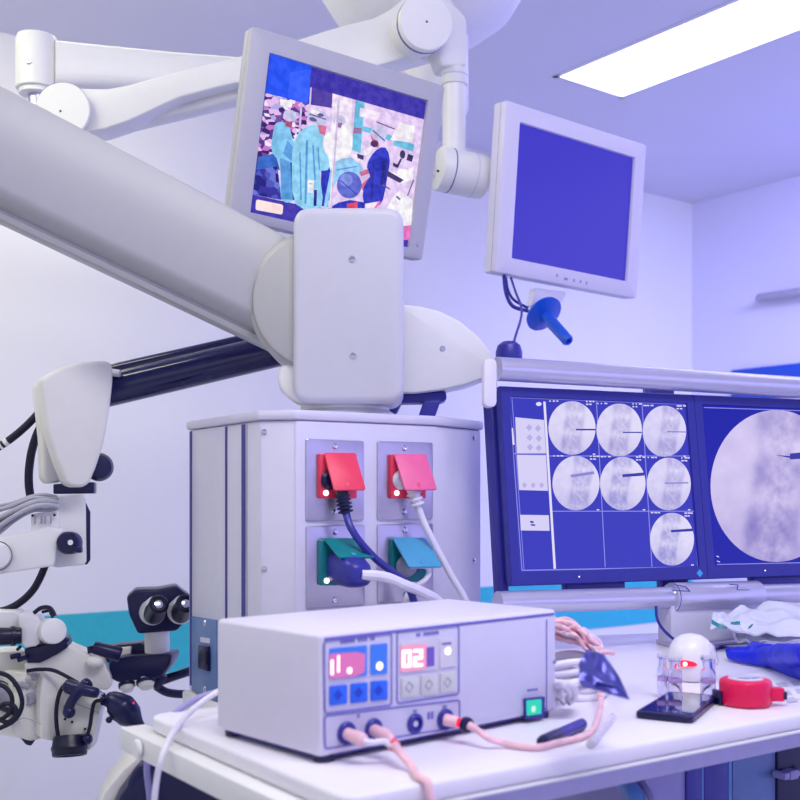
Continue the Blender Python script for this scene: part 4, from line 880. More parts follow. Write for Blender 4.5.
p.line('xwhite', 716.5, 556, 719, 557, 0.8); p.line('xwhite', 717, 561, 720, 562, 0.8)
p.m.build('picture', S2)

# ------------------------------------------------------------------ radiofrequency generator box
GY = 42.1
gp = Pl((0.055, 1.217, EYE - 0.202), GY); gu, gn = gp.u, gp.n; gv = -gn
W2, H2, DP = 0.1815, 0.065, 0.187
zf = TZ - (EYE - 0.202)                                        # table, seen from the face's centre
gen = thing('generator', 'white electrosurgical generator with glowing red digits at the table front', 'generator', Vector((gp.o.x, gp.o.y, TZ)) + gv * DP / 2)
def gx(u, v, w): return gp.o + gu * u + gv * v + UP * w
gb = -0.0575
part(MB().prism([gx(-W2, 0, gb), gx(W2, 0, gb), gx(W2, DP, gb), gx(-W2, DP, gb)], UP * (H2 - gb), 0.005, 'lilac', 3), 'housing', gen)
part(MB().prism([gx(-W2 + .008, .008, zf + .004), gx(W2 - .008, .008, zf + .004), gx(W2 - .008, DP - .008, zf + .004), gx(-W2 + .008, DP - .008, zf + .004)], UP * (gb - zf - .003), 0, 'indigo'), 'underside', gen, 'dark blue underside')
for a_ in (-W2 + 0.016, W2 - 0.016):
    for b_ in (0.014, DP - 0.014):
        part(MB().cyl(gx(a_, b_, zf + 0.0003), gx(a_, b_, gb + 0.001), 0.011, 0.012, 'navy', 20), 'foot', gen)
fp = gp.quad([(322, 638), (552, 616.5), (552, 712), (322, 757)])
fpl = [gp.loc(q) for q in fp]
part(MB().prism(rounded([gx(-W2 + .006, -0.0, -0.052), gx(W2 - .006, 0, -0.052), gx(W2 - .006, 0, 0.058), gx(-W2 + .006, 0, 0.058)], 0.004, 3), -gv * 0.0012, 0.0005, 'panel'), 'front_panel', gen, 'pale violet front panel')
part(MB().prism([gx(-W2 + .006, -0.0, 0.0585), gx(W2 - .006, 0, 0.0585), gx(W2 - .006, 0, 0.0612), gx(-W2 + .006, 0, 0.0612)], -gv * 0.0016, 0, 'ink'), 'top_seam', gen)
FO = 0.0013
def gquad(pts, th, mat, name, parent=gen, rad=0.002, off=FO, label=None, bev=0.0):
    q = gp.quad(pts, off); return part(MB().prism(rounded(q, rad, 3) if rad else q, gn * th, bev, mat), name, parent, label)
def outline(pts, name, rad=0.004, w=0.0009):
    q = rounded(gp.quad(pts, FO + 0.0002), rad, 4); part(MB().tube(q + [q[0]], w, 'ink', 6, 1), name, gen)
outline([(324, 641), (391.5, 633.5), (391.5, 705), (325, 713.5)], 'panel_outline')
outline([(397, 632), (458.8, 625.5), (458.8, 694), (397, 703.5)], 'panel_outline')
outline([(324.5, 716), (459.5, 700), (459.5, 727), (325, 749)], 'panel_outline')
rng = random.Random(5)
def glyphs(x0, y0, x1, y1, n, h):
    m = MB(); h *= 1.25
    for k in range(n):
        if rng.random() < 0.12: continue
        t0, t1 = (k + 0.08) / n, (k + 0.8) / n
        a_, b_ = (x0 + (x1 - x0) * t0, y0 + (y1 - y0) * t0), (x0 + (x1 - x0) * t1, y0 + (y1 - y0) * t1)
        m.prism(gp.quad([(a_[0], a_[1] - h / 2), (b_[0], b_[1] - h / 2), (b_[0], b_[1] + h / 2), (a_[0], a_[1] + h / 2)], FO), gn * 0.0003, 0, 'ink')
    part(m, 'lettering', gen)
glyphs(340, 642.3, 375, 638.2, 14, 3.2); glyphs(416, 635, 439, 632.4, 10, 3.0); glyphs(413, 711.2, 417, 710.6, 2, 2.2); glyphs(440, 707.2, 447, 706.2, 3, 2.2); glyphs(527, 690.5, 538, 689.2, 4, 2); glyphs(357, 716.2, 360, 715.8, 1, 3); glyphs(427, 716, 434, 715, 2, 6)
d1 = gquad([(329, 648.5), (366.5, 645), (366.5, 675.5), (329, 679)], 0.0012, 'blueplate', 'display_window', label='blue display window')
gquad([(329.3, 654), (357, 652), (365, 654), (364, 672), (356, 676), (329.3, 678.6)], 0.0008, 'pinkdim', 'display_glow', d1, off=FO + .0012, label='glowing pink readout')
def seg7(parent, chars, x, y, w, h, slope, gap, th, name):
    S = {'0': 'abcdef', '1': 'bc', '2': 'abged', '|': 'ef'}
    m = MB(); o = FO + 0.0021
    for ch in chars:
        X0, X1 = x, x + w
        def P(fx, fy): return (X0 + (X1 - X0) * fx - (fy - 0.5) * 1.0 * 0, y + fy * h + (X0 + (X1 - X0) * fx - chars_x0) * slope)
        e = th / h; ew = th / w
        rect = {'a': (0, 0, 1, e), 'd': (0, 1 - e, 1, 1), 'g': (0, .5 - e / 2, 1, .5 + e / 2), 'f': (0, 0, ew, .5), 'b': (1 - ew, 0, 1, .5), 'e': (0, .5, ew, 1), 'c': (1 - ew, .5, 1, 1)}
        for sgm in S[ch]:
            a_, b_, c_, d_ = rect[sgm]
            m.prism(rounded(gp.quad([P(a_, b_), P(c_, b_), P(c_, d_), P(a_, d_)], o), 0.0005, 2), gn * 0.0005, 0, 'digit')
        x += w + gap
    part(m, name, parent)
chars_x0 = 331
seg7(d1, '|', 330.8, 660, 9, 15, -0.08, 2, 2.4, 'digit')
seg7(d1, '|', 337.5, 656, 9, 17, -0.08, 2, 1.8, 'digit')
part(MB().lathe(gp.hit(349.5, 670.5, FO + .002), gn, [(0.0032, 0), (0.0032, .0004), (0, .0006)], 16, 'digit'), 'decimal_point', d1)
k1 = gquad([(370, 644.5), (386.7, 643), (386.7, 673.5), (370, 675)], 0.0012, 'blueplate', 'mode_key', label='blue key with a lit lamp')
part(MB().lathe(gp.hit(379.4, 666, FO + .0012), gn, [(0.0042, 0), (0.0042, .0006), (0.002, .0016), (0, .0018)], 18, 'led'), 'indicator_lamp', k1)
for pts in ([(329, 685.8), (346.6, 684.3), (346.6, 703.5), (329, 706)], [(350, 683.5), (367, 682), (367, 701.5), (350, 703.5)], [(370.2, 681), (387, 680), (387, 699.5), (370.2, 701.3)]):
    k = gquad(pts, 0.0016, 'bluekey', 'push_button', label='blue push button', bev=0.0004)
    c = gp.hit(sum(x for x, y in pts) / 4, sum(y for x, y in pts) / 4, FO + .0016)
    part(MB().prism([c + gu * .006, c + UP * .006, c - gu * .006, c - UP * .006], gn * .0003, 0, 'bluekeydark'), 'button_symbol', k)
d2 = gquad([(400.2, 641.5), (436.3, 638.5), (436.3, 669), (400.2, 673)], 0.0012, 'creamplate', 'display_window', label='cream display window')
gquad([(400.6, 645.8), (426, 643.8), (426, 668.5), (400.6, 672)], 0.0006, 'pinkdisplay', 'display_glow', d2, off=FO + .0012, label='glowing pink readout')
gquad([(426, 647.5), (434, 646.5), (434, 665.5), (426, 667)], 0.0006, 'violetdim', 'display_shade', d2, off=FO + .0012, rad=0)
chars_x0 = 402
seg7(d2, '02', 402, 650.2, 9.2, 17.5, -0.07, 2.2, 3.0, 'digit')
k2 = gquad([(439.3, 639), (454.5, 637.5), (454.5, 666), (439.3, 668)], 0.0012, 'creamplate', 'mode_key', label='cream key with a lit lamp')
part(MB().lathe(gp.hit(447.8, 651, FO + .0012), gn, [(0.0042, 0), (0.0042, .0006), (0.002, .0016), (0, .0018)], 18, 'led'), 'indicator_lamp', k2)
gquad([(442, 643), (451.5, 642), (451.5, 644), (442, 645)], 0.0003, 'ink', 'key_mark', k2, off=FO + .0012, rad=0)
for pts in ([(400.6, 677.5), (418, 676.3), (418, 696.5), (400.6, 698)], [(420.4, 675), (437, 674), (437, 694), (420.4, 695.7)], [(439.5, 673), (455.3, 671.5), (455.3, 691.5), (439.5, 693)]):
    k = gquad(pts, 0.0016, 'creamkey', 'push_button', label='cream push button', bev=0.0004)
    c = gp.hit(sum(x for x, y in pts) / 4, sum(y for x, y in pts) / 4, FO + .0016)
    m = MB(); q4 = [c + gu * .0055 + gn * .0003, c + UP * .0055 + gn * .0003, c - gu * .0055 + gn * .0003, c - UP * .0055 + gn * .0003]
    m.tube(q4 + [q4[0]], 0.0005, 'creamkeydark', 5, 1); part(m, 'button_symbol', k)
for x, y, r_ in ((346, 733, .0115), (373, 729.5, .0115), (414.5, 723.5, .0108), (444.8, 719.5, .0118)):
    c = gp.hit(x, y, FO)
    part(MB().lathe(c, gn, [(r_, 0), (r_, .0025), (r_ * .85, .004), (r_ * .62, .004), (r_ * .58, .001), (0, .001)], 32, 'indigo').lathe(c, gn, [(0, .001), (r_ * .3, .001), (r_ * .3, .0022), (0, .0022)], 16, 'panel'), 'socket', gen, 'dark blue round socket')
ps = gquad([(523, 698.5), (542.3, 696.3), (542.3, 717), (524, 719)], 0.004, 'indigo', 'power_switch', rad=0.001, label='green lit power switch in a dark blue frame')
gquad([(526.3, 700.5), (540, 699), (540, 713.5), (526.5, 715.5)], 0.0025, 'greenlamp', 'rocker', ps, off=FO + .004, rad=0.001)
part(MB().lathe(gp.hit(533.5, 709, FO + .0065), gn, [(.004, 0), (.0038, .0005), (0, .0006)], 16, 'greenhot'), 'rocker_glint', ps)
part(MB().tube([gp.hit(546.5, 619.5, FO), gp.hit(546.5, 713, FO)], 0.0009, 'ink', 6), 'edge_seam', gen)
for y in (662,): screw(gen, gp.hit(554.3, y, FO), gn, 0.0025, 'violetwire')

# ------------------------------------------------------------------ leads plugged into the generator
def gpo(x, y, off): return gp.hit(x, y, off)
ld = thing('lead', 'pair of pink leads joined into one, plugged in at the generator left side', 'cable', gpo(346, 733, 0.004), 'pink leads')
for (x, y, x2, y2) in ((346, 733, 364, 741), (373, 729.5, 388, 737)):
    a_ = gpo(x, y, FO + 0.0045); d_ = gpo(x2, y2, 0.03) - a_
    part(MB().cyl(a_, a_ + d_, 0.0062, 0.0072, 'pinkwire', 20, 0.002), 'connector', ld)
part(MB().tube([gpo(363, 740.5, 0.0285), gpo(372, 742.5, 0.034), gpo(384, 741.5, 0.04), gpo(391, 746, 0.045)], 0.0032, 'whitewire'), 'bridge', ld)
j = gpo(388, 737, 0.03)
ed = P0 + tu * 0.0865
part(MB().tube([j, gpo(394, 745, 0.045), tab(402, 755, 0.014), tab(412, 767, 0.005), ed + tv * 0.012 + UP * 0.004, ed - tv * 0.003 + UP * 0.0025, ed - tv * 0.0075 - UP * 0.008, ed - tv * 0.008 + tu * 0.005 - UP * 0.03, ed - tv * 0.008 + tu * 0.012 - UP * 0.10, ed - tv * 0.008 + tu * 0.014 - UP * 0.3], [0.0055, 0.005] + [0.0042] * 8, 'pinkwire'), 'wire', ld)
part(MB().cyl(gpo(390, 741.5, 0.041), gpo(396, 747.5, 0.046), 0.0062, mat='redlight', seg=18), 'marker_sleeve', ld, 'red marker sleeve')
l2 = thing('lead', 'single pink lead with a dark collar, plugged in at the generator right socket', 'cable', gpo(444.8, 719.5, 0.004), 'pink leads')
a_ = gpo(444.8, 719.5, FO + 0.0045); b_ = gpo(458, 722.5, 0.02); c_ = gpo(464, 724, 0.028); d_ = gpo(469, 725.5, 0.036)
part(MB().cyl(a_, b_, 0.0068, 0.0062, 'pinkwire', 20, 0.001), 'connector', l2)
part(MB().cyl(b_, c_, 0.005, mat='redglow', seg=18), 'lamp_ring', l2, 'glowing red ring')
part(MB().cyl(c_, d_, 0.0085, mat='navy', seg=20, bev=0.002), 'collar', l2, 'dark blue collar')
path = [d_, gpo(476, 729, 0.045), tab(488, 738, 0.012), tab(505, 743.5, 0.005), tab(522, 746.5, 0.004), tab(538, 747.2, 0.004), tab(556, 743, 0.004), tab(578, 738, 0.004), tab(591, 732, 0.004), tab(598, 718, 0.006), tab(601, 702, 0.01), tab(600, 694, 0.018)]
part(MB().tube(path, [0.0045] + [0.0036] * 11, 'pinkwire'), 'wire', l2)
path = [tab(600, 694, 0.018), at(599, 682, 1.45), at(595, 670, 1.45), at(593, 661, 1.455), at(598, 654, 1.46), at(607, 652, 1.47), at(613, 653, 1.48)]
part(MB().tube(path, 0.0036, 'pinkwire'), 'wire_loop', l2)

# ------------------------------------------------------------------ smaller things on the table
pen = thing('pen', 'dark blue capped marker pen lying in front of the generator', 'pen', tab(560, 733))
a_, b_ = tab(540, 742.5, 0.0072), tab(583, 723.5, 0.0072); d_ = (b_ - a_)
part(MB().lathe(a_, d_, [(0, 0), (0.004, 0.0004), (0.0062, 0.004), (0.0068, 0.01), (0.0068, d_.length * .4), (0.0062, d_.length * .42)], 24, 'navy'), 'cap', pen)
part(MB().lathe(a_ + d_ * .405, d_, [(0.0055, 0), (0.0064, 0.0005), (0.0064, d_.length * .57), (0.005, d_.length * .59), (0, d_.length * .595)], 24, 'indigo'), 'barrel', pen)
part(MB().ball(a_ + d_ * .12 + Vector((0.0, -0.0052, 0.0038)), 0.0017, 'white'), 'cap_dot', pen)
tb = thing('sampling_tube', 'clear plastic tube lying right of the dark pen', 'tube', tab(602, 730))
a_, b_ = tab(591, 744, 0.0052), tab(613, 716.5, 0.0052)
part(MB().cyl(a_, b_, 0.0042, mat='clear', seg=18), 'barrel', tb)
part(MB().cyl(a_ - (b_ - a_) * .02, a_ + (b_ - a_) * .3, 0.005, mat='clear', seg=18, bev=0.001), 'sleeve', tb)

coil = thing('coiled_cable', 'stacked coil of white cable behind the right end of the generator', 'cable', tab(570, 699))
cc_ = tab(566, 697); m = MB()
for k, (rx, h, o) in enumerate(((0.055, 0.006, 0), (0.053, 0.016, .004), (0.054, 0.027, -.003), (0.05, 0.037, .005), (0.045, 0.047, 0))):
    pts = [cc_ + Vector((math.cos(a * math.pi / 8) * rx + o, math.sin(a * math.pi / 8) * rx * 0.9 + 0.015 + o, h + 0.003 * math.sin(a * 1.3 + k))) for a in range(17)]
    part(MB().tube(pts, 0.0052, 'whitewire', 10, 3), 'cable_turn', coil)
for k, (x, y, h) in enumerate(((560, 690, .055), (566, 688, .06))):
    pts = [tab(x - 4, 694, 0.012), tab(x - 6, 688, 0.03), tab(x + 2, 684, 0.045), tab(x + 9, 690, 0.035), tab(x + 8, 698, 0.016), tab(x + 2, 703, 0.01)]
    part(MB().tube(pts, 0.004, 'whitewire'), 'cable_loop', coil)
bag = thing('tubing_bundle', 'bunch of pinkish tubing heaped behind the generator', 'tubing', tab(575, 680))
rng = random.Random(11)
for k in range(40):
    dy = rng.uniform(-9, 7); dY = rng.uniform(-.03, .03); pts = []
    for (x, y) in ((540, 630), (552, 627), (562, 630), (573, 634), (584, 640), (594, 649), (600, 655)):
        pts.append(at(x + rng.uniform(-4, 4), y + dy + rng.uniform(-5, 5), 1.52 + dY + rng.uniform(-.012, .012)))
    part(MB().tube(pts, rng.uniform(0.0018, 0.0032), 'pinkwire' if k % 4 else 'whitewire', 8, 4), 'tube', bag)
fb = thing('foil_packet', 'folded shiny indigo foil packet leaning behind the generator', 'packet', tab(605, 700))
def sheet(P, N, nx, ny, th, mat, wob, seed, frq=0.55):
    "curved quilted sheet from a 2D grid of corner points, with thickness"
    bm = bmesh.new(); G = []
    for i in range(nx + 1):
        row = []
        for jj in range(ny + 1):
            s_, t_ = i / nx * (len(P) - 1), jj / ny
            k = min(int(s_), len(P) - 2); f = s_ - k
            a = P[k][0].lerp(P[k][1], t_); b2 = P[k + 1][0].lerp(P[k + 1][1], t_); q = a.lerp(b2, f)
            q = q + N * wob * mnoise.noise(Vector((i * frq + seed, jj * frq, seed * 3.1)))
            row.append(bm.verts.new(q))
        G.append(row)
    fs = [bm.faces.new([G[i][jj], G[i + 1][jj], G[i + 1][jj + 1], G[i][jj + 1]]) for i in range(nx) for jj in range(ny)]
    bmesh.ops.recalc_face_normals(bm, faces=bm.faces[:])
    ret = bmesh.ops.solidify(bm, geom=bm.faces[:], thickness=th)
    return MB().take(bm, mat)
T0, T1 = tab(588, 694, .064), tab(603, 694, .066)          # top fold
Yf = T0.y
front = [(at(586, 650, Yf), at(604, 655, Yf)), (at(579, 664, Yf - .02), at(613, 672, Yf - .015)), (at(579, 679, Yf - .035), at(624, 690, Yf - .03)), (at(581, 687, Yf - .045), at(629, 699.5, Yf - .035))]
part(sheet(front, Vector((0, -1, .3)), 14, 14, 0.0012, 'foil', 0.007, 1.3, 0.22), 'front_fold', fb, angle=60)
back = [(at(586, 650, Yf), at(604, 655, Yf)), (at(592, 668, Yf + .025), at(618, 674, Yf + .02)), (at(596, 684, Yf + .03), at(627, 693, Yf + .0))]
part(sheet(back, Vector((0, 1, .3)), 12, 12, 0.0012, 'foil', 0.007, 2.3, 0.22), 'back_fold', fb, angle=60)
part(sheet([(at(594, 686, Yf - .034), at(597, 681, Yf - .036)), (at(612, 690, Yf - .030), at(614, 685.5, Yf - .034)), (at(628, 699, Yf - .036), at(625, 693, Yf - .034))], Vector((0, -1, 0)), 6, 4, 0.001, 'indigo', 0.001, 4.0), 'seal_strip', fb)

# red-lit dome
dm = tab(691, 679)
dome = thing('dome_mouse', 'white domed device with a glowing red lamp, behind the glass vials', 'device', dm)
m = MB(); rr = []
fdir = Vector((-0.35, -0.94, 0)).normalized(); sdir = Vector((0.94, -0.35, 0))
for h, a, bb in ((0.001, .030, .034), (0.004, .033, .037), (0.02, .0345, .039), (0.036, .0335, .037), (0.048, .030, .033), (0.058, .024, .026), (0.064, .015, .017), (0.0665, .004, .005)):
    rr.append([dm + UP * h + sdir * a * math.cos(2 * math.pi * k / 32) + fdir * bb * math.sin(2 * math.pi * k / 32) for k in range(32)])
part(m.loft(rr, 'dome'), 'shell', dome, angle=70)
c = dm + fdir * 0.036 - sdir * 0.004 + UP * 0.026
rr = []
for hh, k in ((-.002, 1), (0.003, .9), (0.006, .55)):
    rr.append([c + fdir * hh + sdir * 0.017 * k * math.cos(2 * math.pi * q / 24) + UP * (0.0065 if math.sin(2 * math.pi * q / 24) > 0 else 0.003) * k * math.sin(2 * math.pi * q / 24) for q in range(24)])
part(MB().loft(rr, 'redglow'), 'lamp_lens', dome, 'glowing red lens', angle=60)
part(MB().ball(c + fdir * 0.006 + UP * .0015, 0.0032, 'led'), 'lamp', dome)
c = dm + sdir * 0.031 + UP * 0.038
part(MB().lathe(c, sdir + UP * .3, [(0.017, -.003), (0.018, .001), (0.012, .0045), (0, .005)], 28, 'clear'), 'side_window', dome)
# vials
def vial(x, yb, ra, hh, label):
    p0 = tab(x, yb, 0.0006); v = thing('glass_vial', label, 'vial', p0, 'glass vials by the phone')
    r2 = ra * .72
    part(MB().lathe(p0, UP, [(0, 0), (ra * .9, 0), (ra, .0015), (ra, hh * .62), (ra * .9, hh * .68), (r2, hh * .76), (r2, hh * .92), (r2 * 1.35, hh * .94), (r2 * 1.35, hh), (r2 * .7, hh), (r2 * .7, hh * .76), (ra * .82, hh * .66), (ra * .88, hh * .6), (ra * .88, .003), (0, .003)], 26, 'glass'), 'bottle', v)
    part(MB().lathe(p0, UP, [(ra * 1.005, hh * .40), (ra * 1.02, hh * .41), (ra * 1.02, hh * .49), (ra * 1.005, hh * .50)], 26, 'violetlabel'), 'label_band', v)
    part(MB().lathe(p0 + UP * hh, UP, [(0, 0), (r2 * 1.4, 0), (r2 * 1.4, .003), (0, .004)], 20, 'clear'), 'stopper', v)
vial(662.5, 697, 0.0068, 0.055, 'leftmost small glass vial standing behind the phone'); vial(675, 698, 0.0092, 0.052, 'second glass vial from the left, with violet band, behind the phone'); vial(708, 699, 0.0098, 0.054, 'rightmost glass vial with violet band, nearest the red tape measure')
# phone
ph = [tab(634.5, 718.5), tab(692.5, 724.5), tab(718.5, 702), tab(669.5, 697)]
u1 = (ph[1] - ph[0]); u2 = (ph[3] - ph[0])
phone = thing('phone', 'dark blue glossy phone lying face up by the table edge', 'phone', ph[0] + (u1 + u2) * .5)
part(MB().prism(rounded([q + UP * 0.0006 for q in ph], 0.009, 4), UP * 0.0082, 0.0022, 'navy', 3), 'case', phone)
e1, e2 = u1.normalized() * .004, u2.normalized() * .005
part(MB().prism([ph[0] + e1 + e2 * 2 + UP * .0088, ph[1] - e1 + e2 * 2 + UP * .0088, ph[2] - e1 - e2 * 2 + UP * .0088, ph[3] + e1 - e2 * 2 + UP * .0088], UP * .0004, 0, 'blackglass'), 'screen', phone)
blk = thing('small_case', 'small dark blue upright block between the phone and tape measure', 'case', tab(719, 706))
part(MB().box(tab(718, 697, 0.0095), (0.0035, .001, 0), (-.002, .011, 0), (0, 0, 0.0088), 0.0015, 'navy'), 'body', blk)
# tape measure
tm = tab(745.5, 705); ts = thing('tape_measure', 'red round tape measure with a silver top disc', 'tape measure', tm)
oc = [tm + Vector((math.cos(R(22.5 + 45 * k + 12)) * 0.0345, math.sin(R(22.5 + 45 * k + 12)) * 0.0345, 0.0006)) for k in range(8)]
part(MB().prism(rounded(oc, 0.009, 4), UP * 0.0335, 0.005, 'tapered', 3), 'case', ts)
part(MB().lathe(tm + UP * 0.0338, UP, [(0, 0), (0.022, 0), (0.022, .001), (0.02, .0016), (0, .0016)], 36, 'plastic'), 'top_disc', ts, 'silvery printed disc')
m = MB()
m.prism([tm + Vector(q) + UP * .0355 for q in ((-.014, -.008, 0), (0, -.014, 0), (.004, -.009, 0), (-.008, -.004, 0))], UP * .0003, 0, 'indigo'); m.prism([tm + Vector(q) + UP * .0355 for q in ((.006, -.012, 0), (.016, -.006, 0), (.013, -.002, 0), (.005, -.007, 0))], UP * .0003, 0, 'indigo')
part(m, 'disc_print', ts)
c = tm + Vector((0.0375, -0.006, 0.015))
part(MB().box(c, (0.0085, 0.0, 0), (0, 0.0075, 0), (0, 0, 0.0085), 0.002, 'tapered'), 'tape_mouth', ts)
part(MB().box(c + Vector((0.0085, -.002, -0.001)), (0.003, 0, 0), (0, 0.0055, 0), (0, 0, 0.005), 0.001, 'navy'), 'tape_end', ts, 'dark blue tape end')
# printed sheet
sh = [tab(716, 704), tab(726, 676.5), tab(815, 668.5), tab(850, 712), tab(790, 718)]
sh = [tab(722, 681), tab(727, 676.5), tab(812, 669), tab(832, 694), tab(780, 702), tab(742, 690)]
sheet_ = thing('printed_sheet', 'printed white paper sheet lying beside the red tape measure', 'paper', sh[0])
part(MB().prism([q + UP * .0005 for q in sh], UP * .0004, 0, 'paper'), 'page', sheet_)
m = MB()
for (x, y) in ((781, 682.5), (796, 680.5), (785, 691), (800, 688.5), (790, 697.5), (768, 684)):
    m.prism([tab(x - 6, y + .6, .0009), tab(x + 4, y - .6, .0009), tab(x + 8, y + 4, .0009), tab(x - 2, y + 5.2, .0009)], UP * .0002, 0, 'printgrey')
part(m, 'print_blocks', sheet_)
# glove: remeshed hand of soft lobes
gl = thing('glove', 'crumpled bright blue rubber glove on the table at the right', 'glove', tab(770, 655))
m = MB()
def gt(pts, r): m.tube([tab(x, y, h) for x, y, h in pts], r, 'glove', 14, 5)
gt([(729, 655, .010), (745, 657, .012), (765, 659, .014), (785, 661, .016)], [.009, .011, .013, .014])
gt([(727, 651, .013), (745, 651.5, .017), (765, 652, .02)], [.008, .010, .012])
gt([(750, 648, .020), (760, 650, .024), (772, 652, .024)], [.009, .011, .013])
gt([(752, 644, .026), (762, 648, .026)], [.007, .010])
gt([(764, 656, .018), (780, 655, .028), (797, 654, .043), (806, 654, .050)], [.014, .018, .016, .013])
gt([(770, 659, .014), (786, 664, .014), (803, 671, .012), (820, 678, .012)], [.014, .017, .017, .015])
gt([(765, 655, .016), (790, 657, .02), (806, 655, .03)], [.014, .014, .01])
go = part(m, 'rubber', gl)
rm = go.modifiers.new('remesh', 'REMESH'); rm.mode = 'VOXEL'; rm.voxel_size = 0.003; rm.use_smooth_shade = True
tx = bpy.data.textures.new('wrinkle', 'CLOUDS'); tx.noise_scale = 0.05
dp = go.modifiers.new('wrinkle', 'DISPLACE'); dp.texture = tx; dp.strength = 0.006; dp.mid_level = 0.5
sm = go.modifiers.new('smooth', 'SMOOTH'); sm.iterations = 14; sm.factor = 0.5
# plastic packets
def packet(label, rows, wob, seed, stripes, off):
    pk = thing('plastic_packet', label, 'packet', rows[-1][0] if False else tab(off[0], off[1]), 'plastic packets by the stand')
    part(sheet(rows, Vector((0, -.5, 1)).normalized(), 26, 16, 0.003, 'plastic', wob, seed, 0.3), 'film', pk, angle=60)
    for st_ in stripes: part(sheet(st_, Vector((0, -.5, 1)).normalized(), 8, 2, 0.001, 'tealprint', 0.001, seed), 'printed_stripe', pk, 'teal stripe')
def tz(x, y, Y): return at(x, y, Y)
rows = [(tz(713, 613, 1.90), tz(711, 624, 1.87)), (tz(726, 613, 1.94), tz(726, 628, 1.87)), (tz(745, 607, 1.97), tz(748, 631, 1.87)), (tz(765, 604, 1.99), tz(770, 634, 1.87)), (tz(800, 602, 2.01), tz(800, 634, 1.87)), (tz(840, 600, 2.02), tz(840, 632, 1.87))]
packet('crumpled clear plastic packet with teal stripes lying on top of its pile', rows, 0.014, 1.7, [[(tz(711.5, 619.5, 1.865), tz(711.5, 624, 1.86)), (tz(719, 624, 1.862), tz(719, 628, 1.858)), (tz(727, 627, 1.858), tz(727, 629, 1.855))], [(tz(731, 622, 1.86), tz(730, 624.5, 1.858)), (tz(740, 621, 1.86), tz(740, 625, 1.858))], [(tz(749, 626, 1.862), tz(748, 629, 1.858)), (tz(753, 623.5, 1.862), tz(752, 626, 1.858))]], (760, 645))
rows = [(tz(733, 628, 1.95), tz(737, 639, 1.90)), (tz(750, 625, 1.98), tz(752, 642, 1.90)), (tz(775, 622, 2.0), tz(776, 640, 1.89)), (tz(805, 620, 2.01), tz(805, 640, 1.88)), (tz(840, 618, 2.02), tz(840, 642, 1.87))]
packet('crumpled clear plastic packet lying underneath, behind the blue glove', rows, 0.012, 5.2, [], (770, 648))
# cables over the table's left end
for lab, pts, r_, mt in (('violet grey cable hanging over the left end of the table', [(232, 689, 0, 1.40), (214, 693, 0, 1.40), (194, 700, 0, 1.39), (175, 713, 0, 1.37), (161, 728, 0, 1.37), (152, 745, 0, 1.39), (147, 768, 0, 1.40), (150, 800, 0, 1.40), (152, 850, 0, 1.4)], 0.0042, 'violetwire'), ('white cable hanging over the left end of the table', [(232, 684, 0, 1.36), (214, 694, 0, 1.34), (196, 707, 0, 1.31), (181, 722, 0, 1.28), (169, 740, 0, 1.25), (161, 760, 0, 1.23), (157, 778, 0, 1.23), (154, 805, 0, 1.23), (151, 850, 0, 1.24)], 0.0036, 'whitewire')):
    tag(MB().tube([at(x, y, Y) for x, y, h, Y in pts], r_, mt, 14).build('cable', None, at(pts[0][0], pts[0][1], pts[0][3])), lab, 'cable', 'cables over the table end')

# ------------------------------------------------------------------ under the table
cart = thing('equipment_cart', 'dark equipment cart with a pale curved side panel under the table', 'cart', Vector((at(200, 700, 1.45).x, 1.45, 0)))
cpx = [(147, 752), (128, 772), (112, 792), (98, 815), (90, 840), (88, 900), (330, 900), (330, 770)]
pl_ = Pl(at(200, 800, 1.45), 12)
def floor_clip(q):
    for p_ in q: p_.z = max(p_.z, 0.02)
    return q
part(MB().prism(floor_clip(pl_.quad([(150, 756), (133, 776), (118, 797), (106, 825), (100, 1100), (290, 1100), (290, 772), (240, 757)])), -pl_.n * 0.16, 0.01, 'navy'), 'body', cart)
pl2 = Pl(at(130, 780, 1.47), 12)
part(MB().prism(floor_clip(pl2.quad([(144, 752), (124, 769), (104, 793), (92, 820), (86, 1100), (103, 1100), (108, 825), (120, 797), (135, 776), (152, 757)])), -pl2.n * 0.12, 0.004, 'beige'), 'side_panel', cart, 'pale beige side panel')
part(MB().tube([at(136, 800, 1.44), at(133, 786, 1.44), at(139, 772, 1.44), at(147, 768, 1.44)], 0.008, 'navy'), 'rim', cart)
# drawer unit and tubes at the right
fc = Pl(at(700, 790, 1.62), 35)
def cab(x0, x1, d, mat, name, parent, off=0.0, y0=755, label=None, bev=0.003):
    a_, b_ = fc.hit(x0, y0, off), fc.hit(x1, y0, off); zt_ = TZ - 0.075
    q = [Vector((a_.x, a_.y, zt_)), Vector((b_.x, b_.y, zt_)), Vector((b_.x, b_.y, 0.02)), Vector((a_.x, a_.y, 0.02))]
    return part(MB().prism(q, -fc.n * d, bev, mat), name, parent, label)
cu = thing('cabinet', 'dark blue cabinet with light blue edges under the right of the table', 'cabinet', Vector((fc.hit(710, 790).x, fc.hit(710, 790).y + .1, 0)))
cab(646, 688, 0.25, 'violetwire', 'side', cu, -0.004, label='grey violet side')
cab(687, 702, 0.25, 'indigo', 'door', cu); cab(704.5, 729, 0.25, 'indigo', 'door', cu)
cab(702, 704.5, 0.2, 'skyblue', 'edge_strip', cu, 0.001, label='light blue edge strip'); cab(729, 732.5, 0.2, 'skyblue', 'edge_strip', cu, 0.001, label='light blue edge strip')
cab(733, 776, 0.22, 'steelblue', 'end_panel', cu, 0.0, label='slate blue end panel')
pw = thing('power_unit', 'dark power unit with a grey plug under the table at the far right', 'power unit', Vector((fc.hit(800, 790).x, fc.hit(800, 790).y + .1, 0)))
cab(778, 840, 0.2, 'navy', 'body', pw, 0.004)
cab(776.8, 840, 0.2, 'panel', 'shelf', pw, 0.01) if False else None
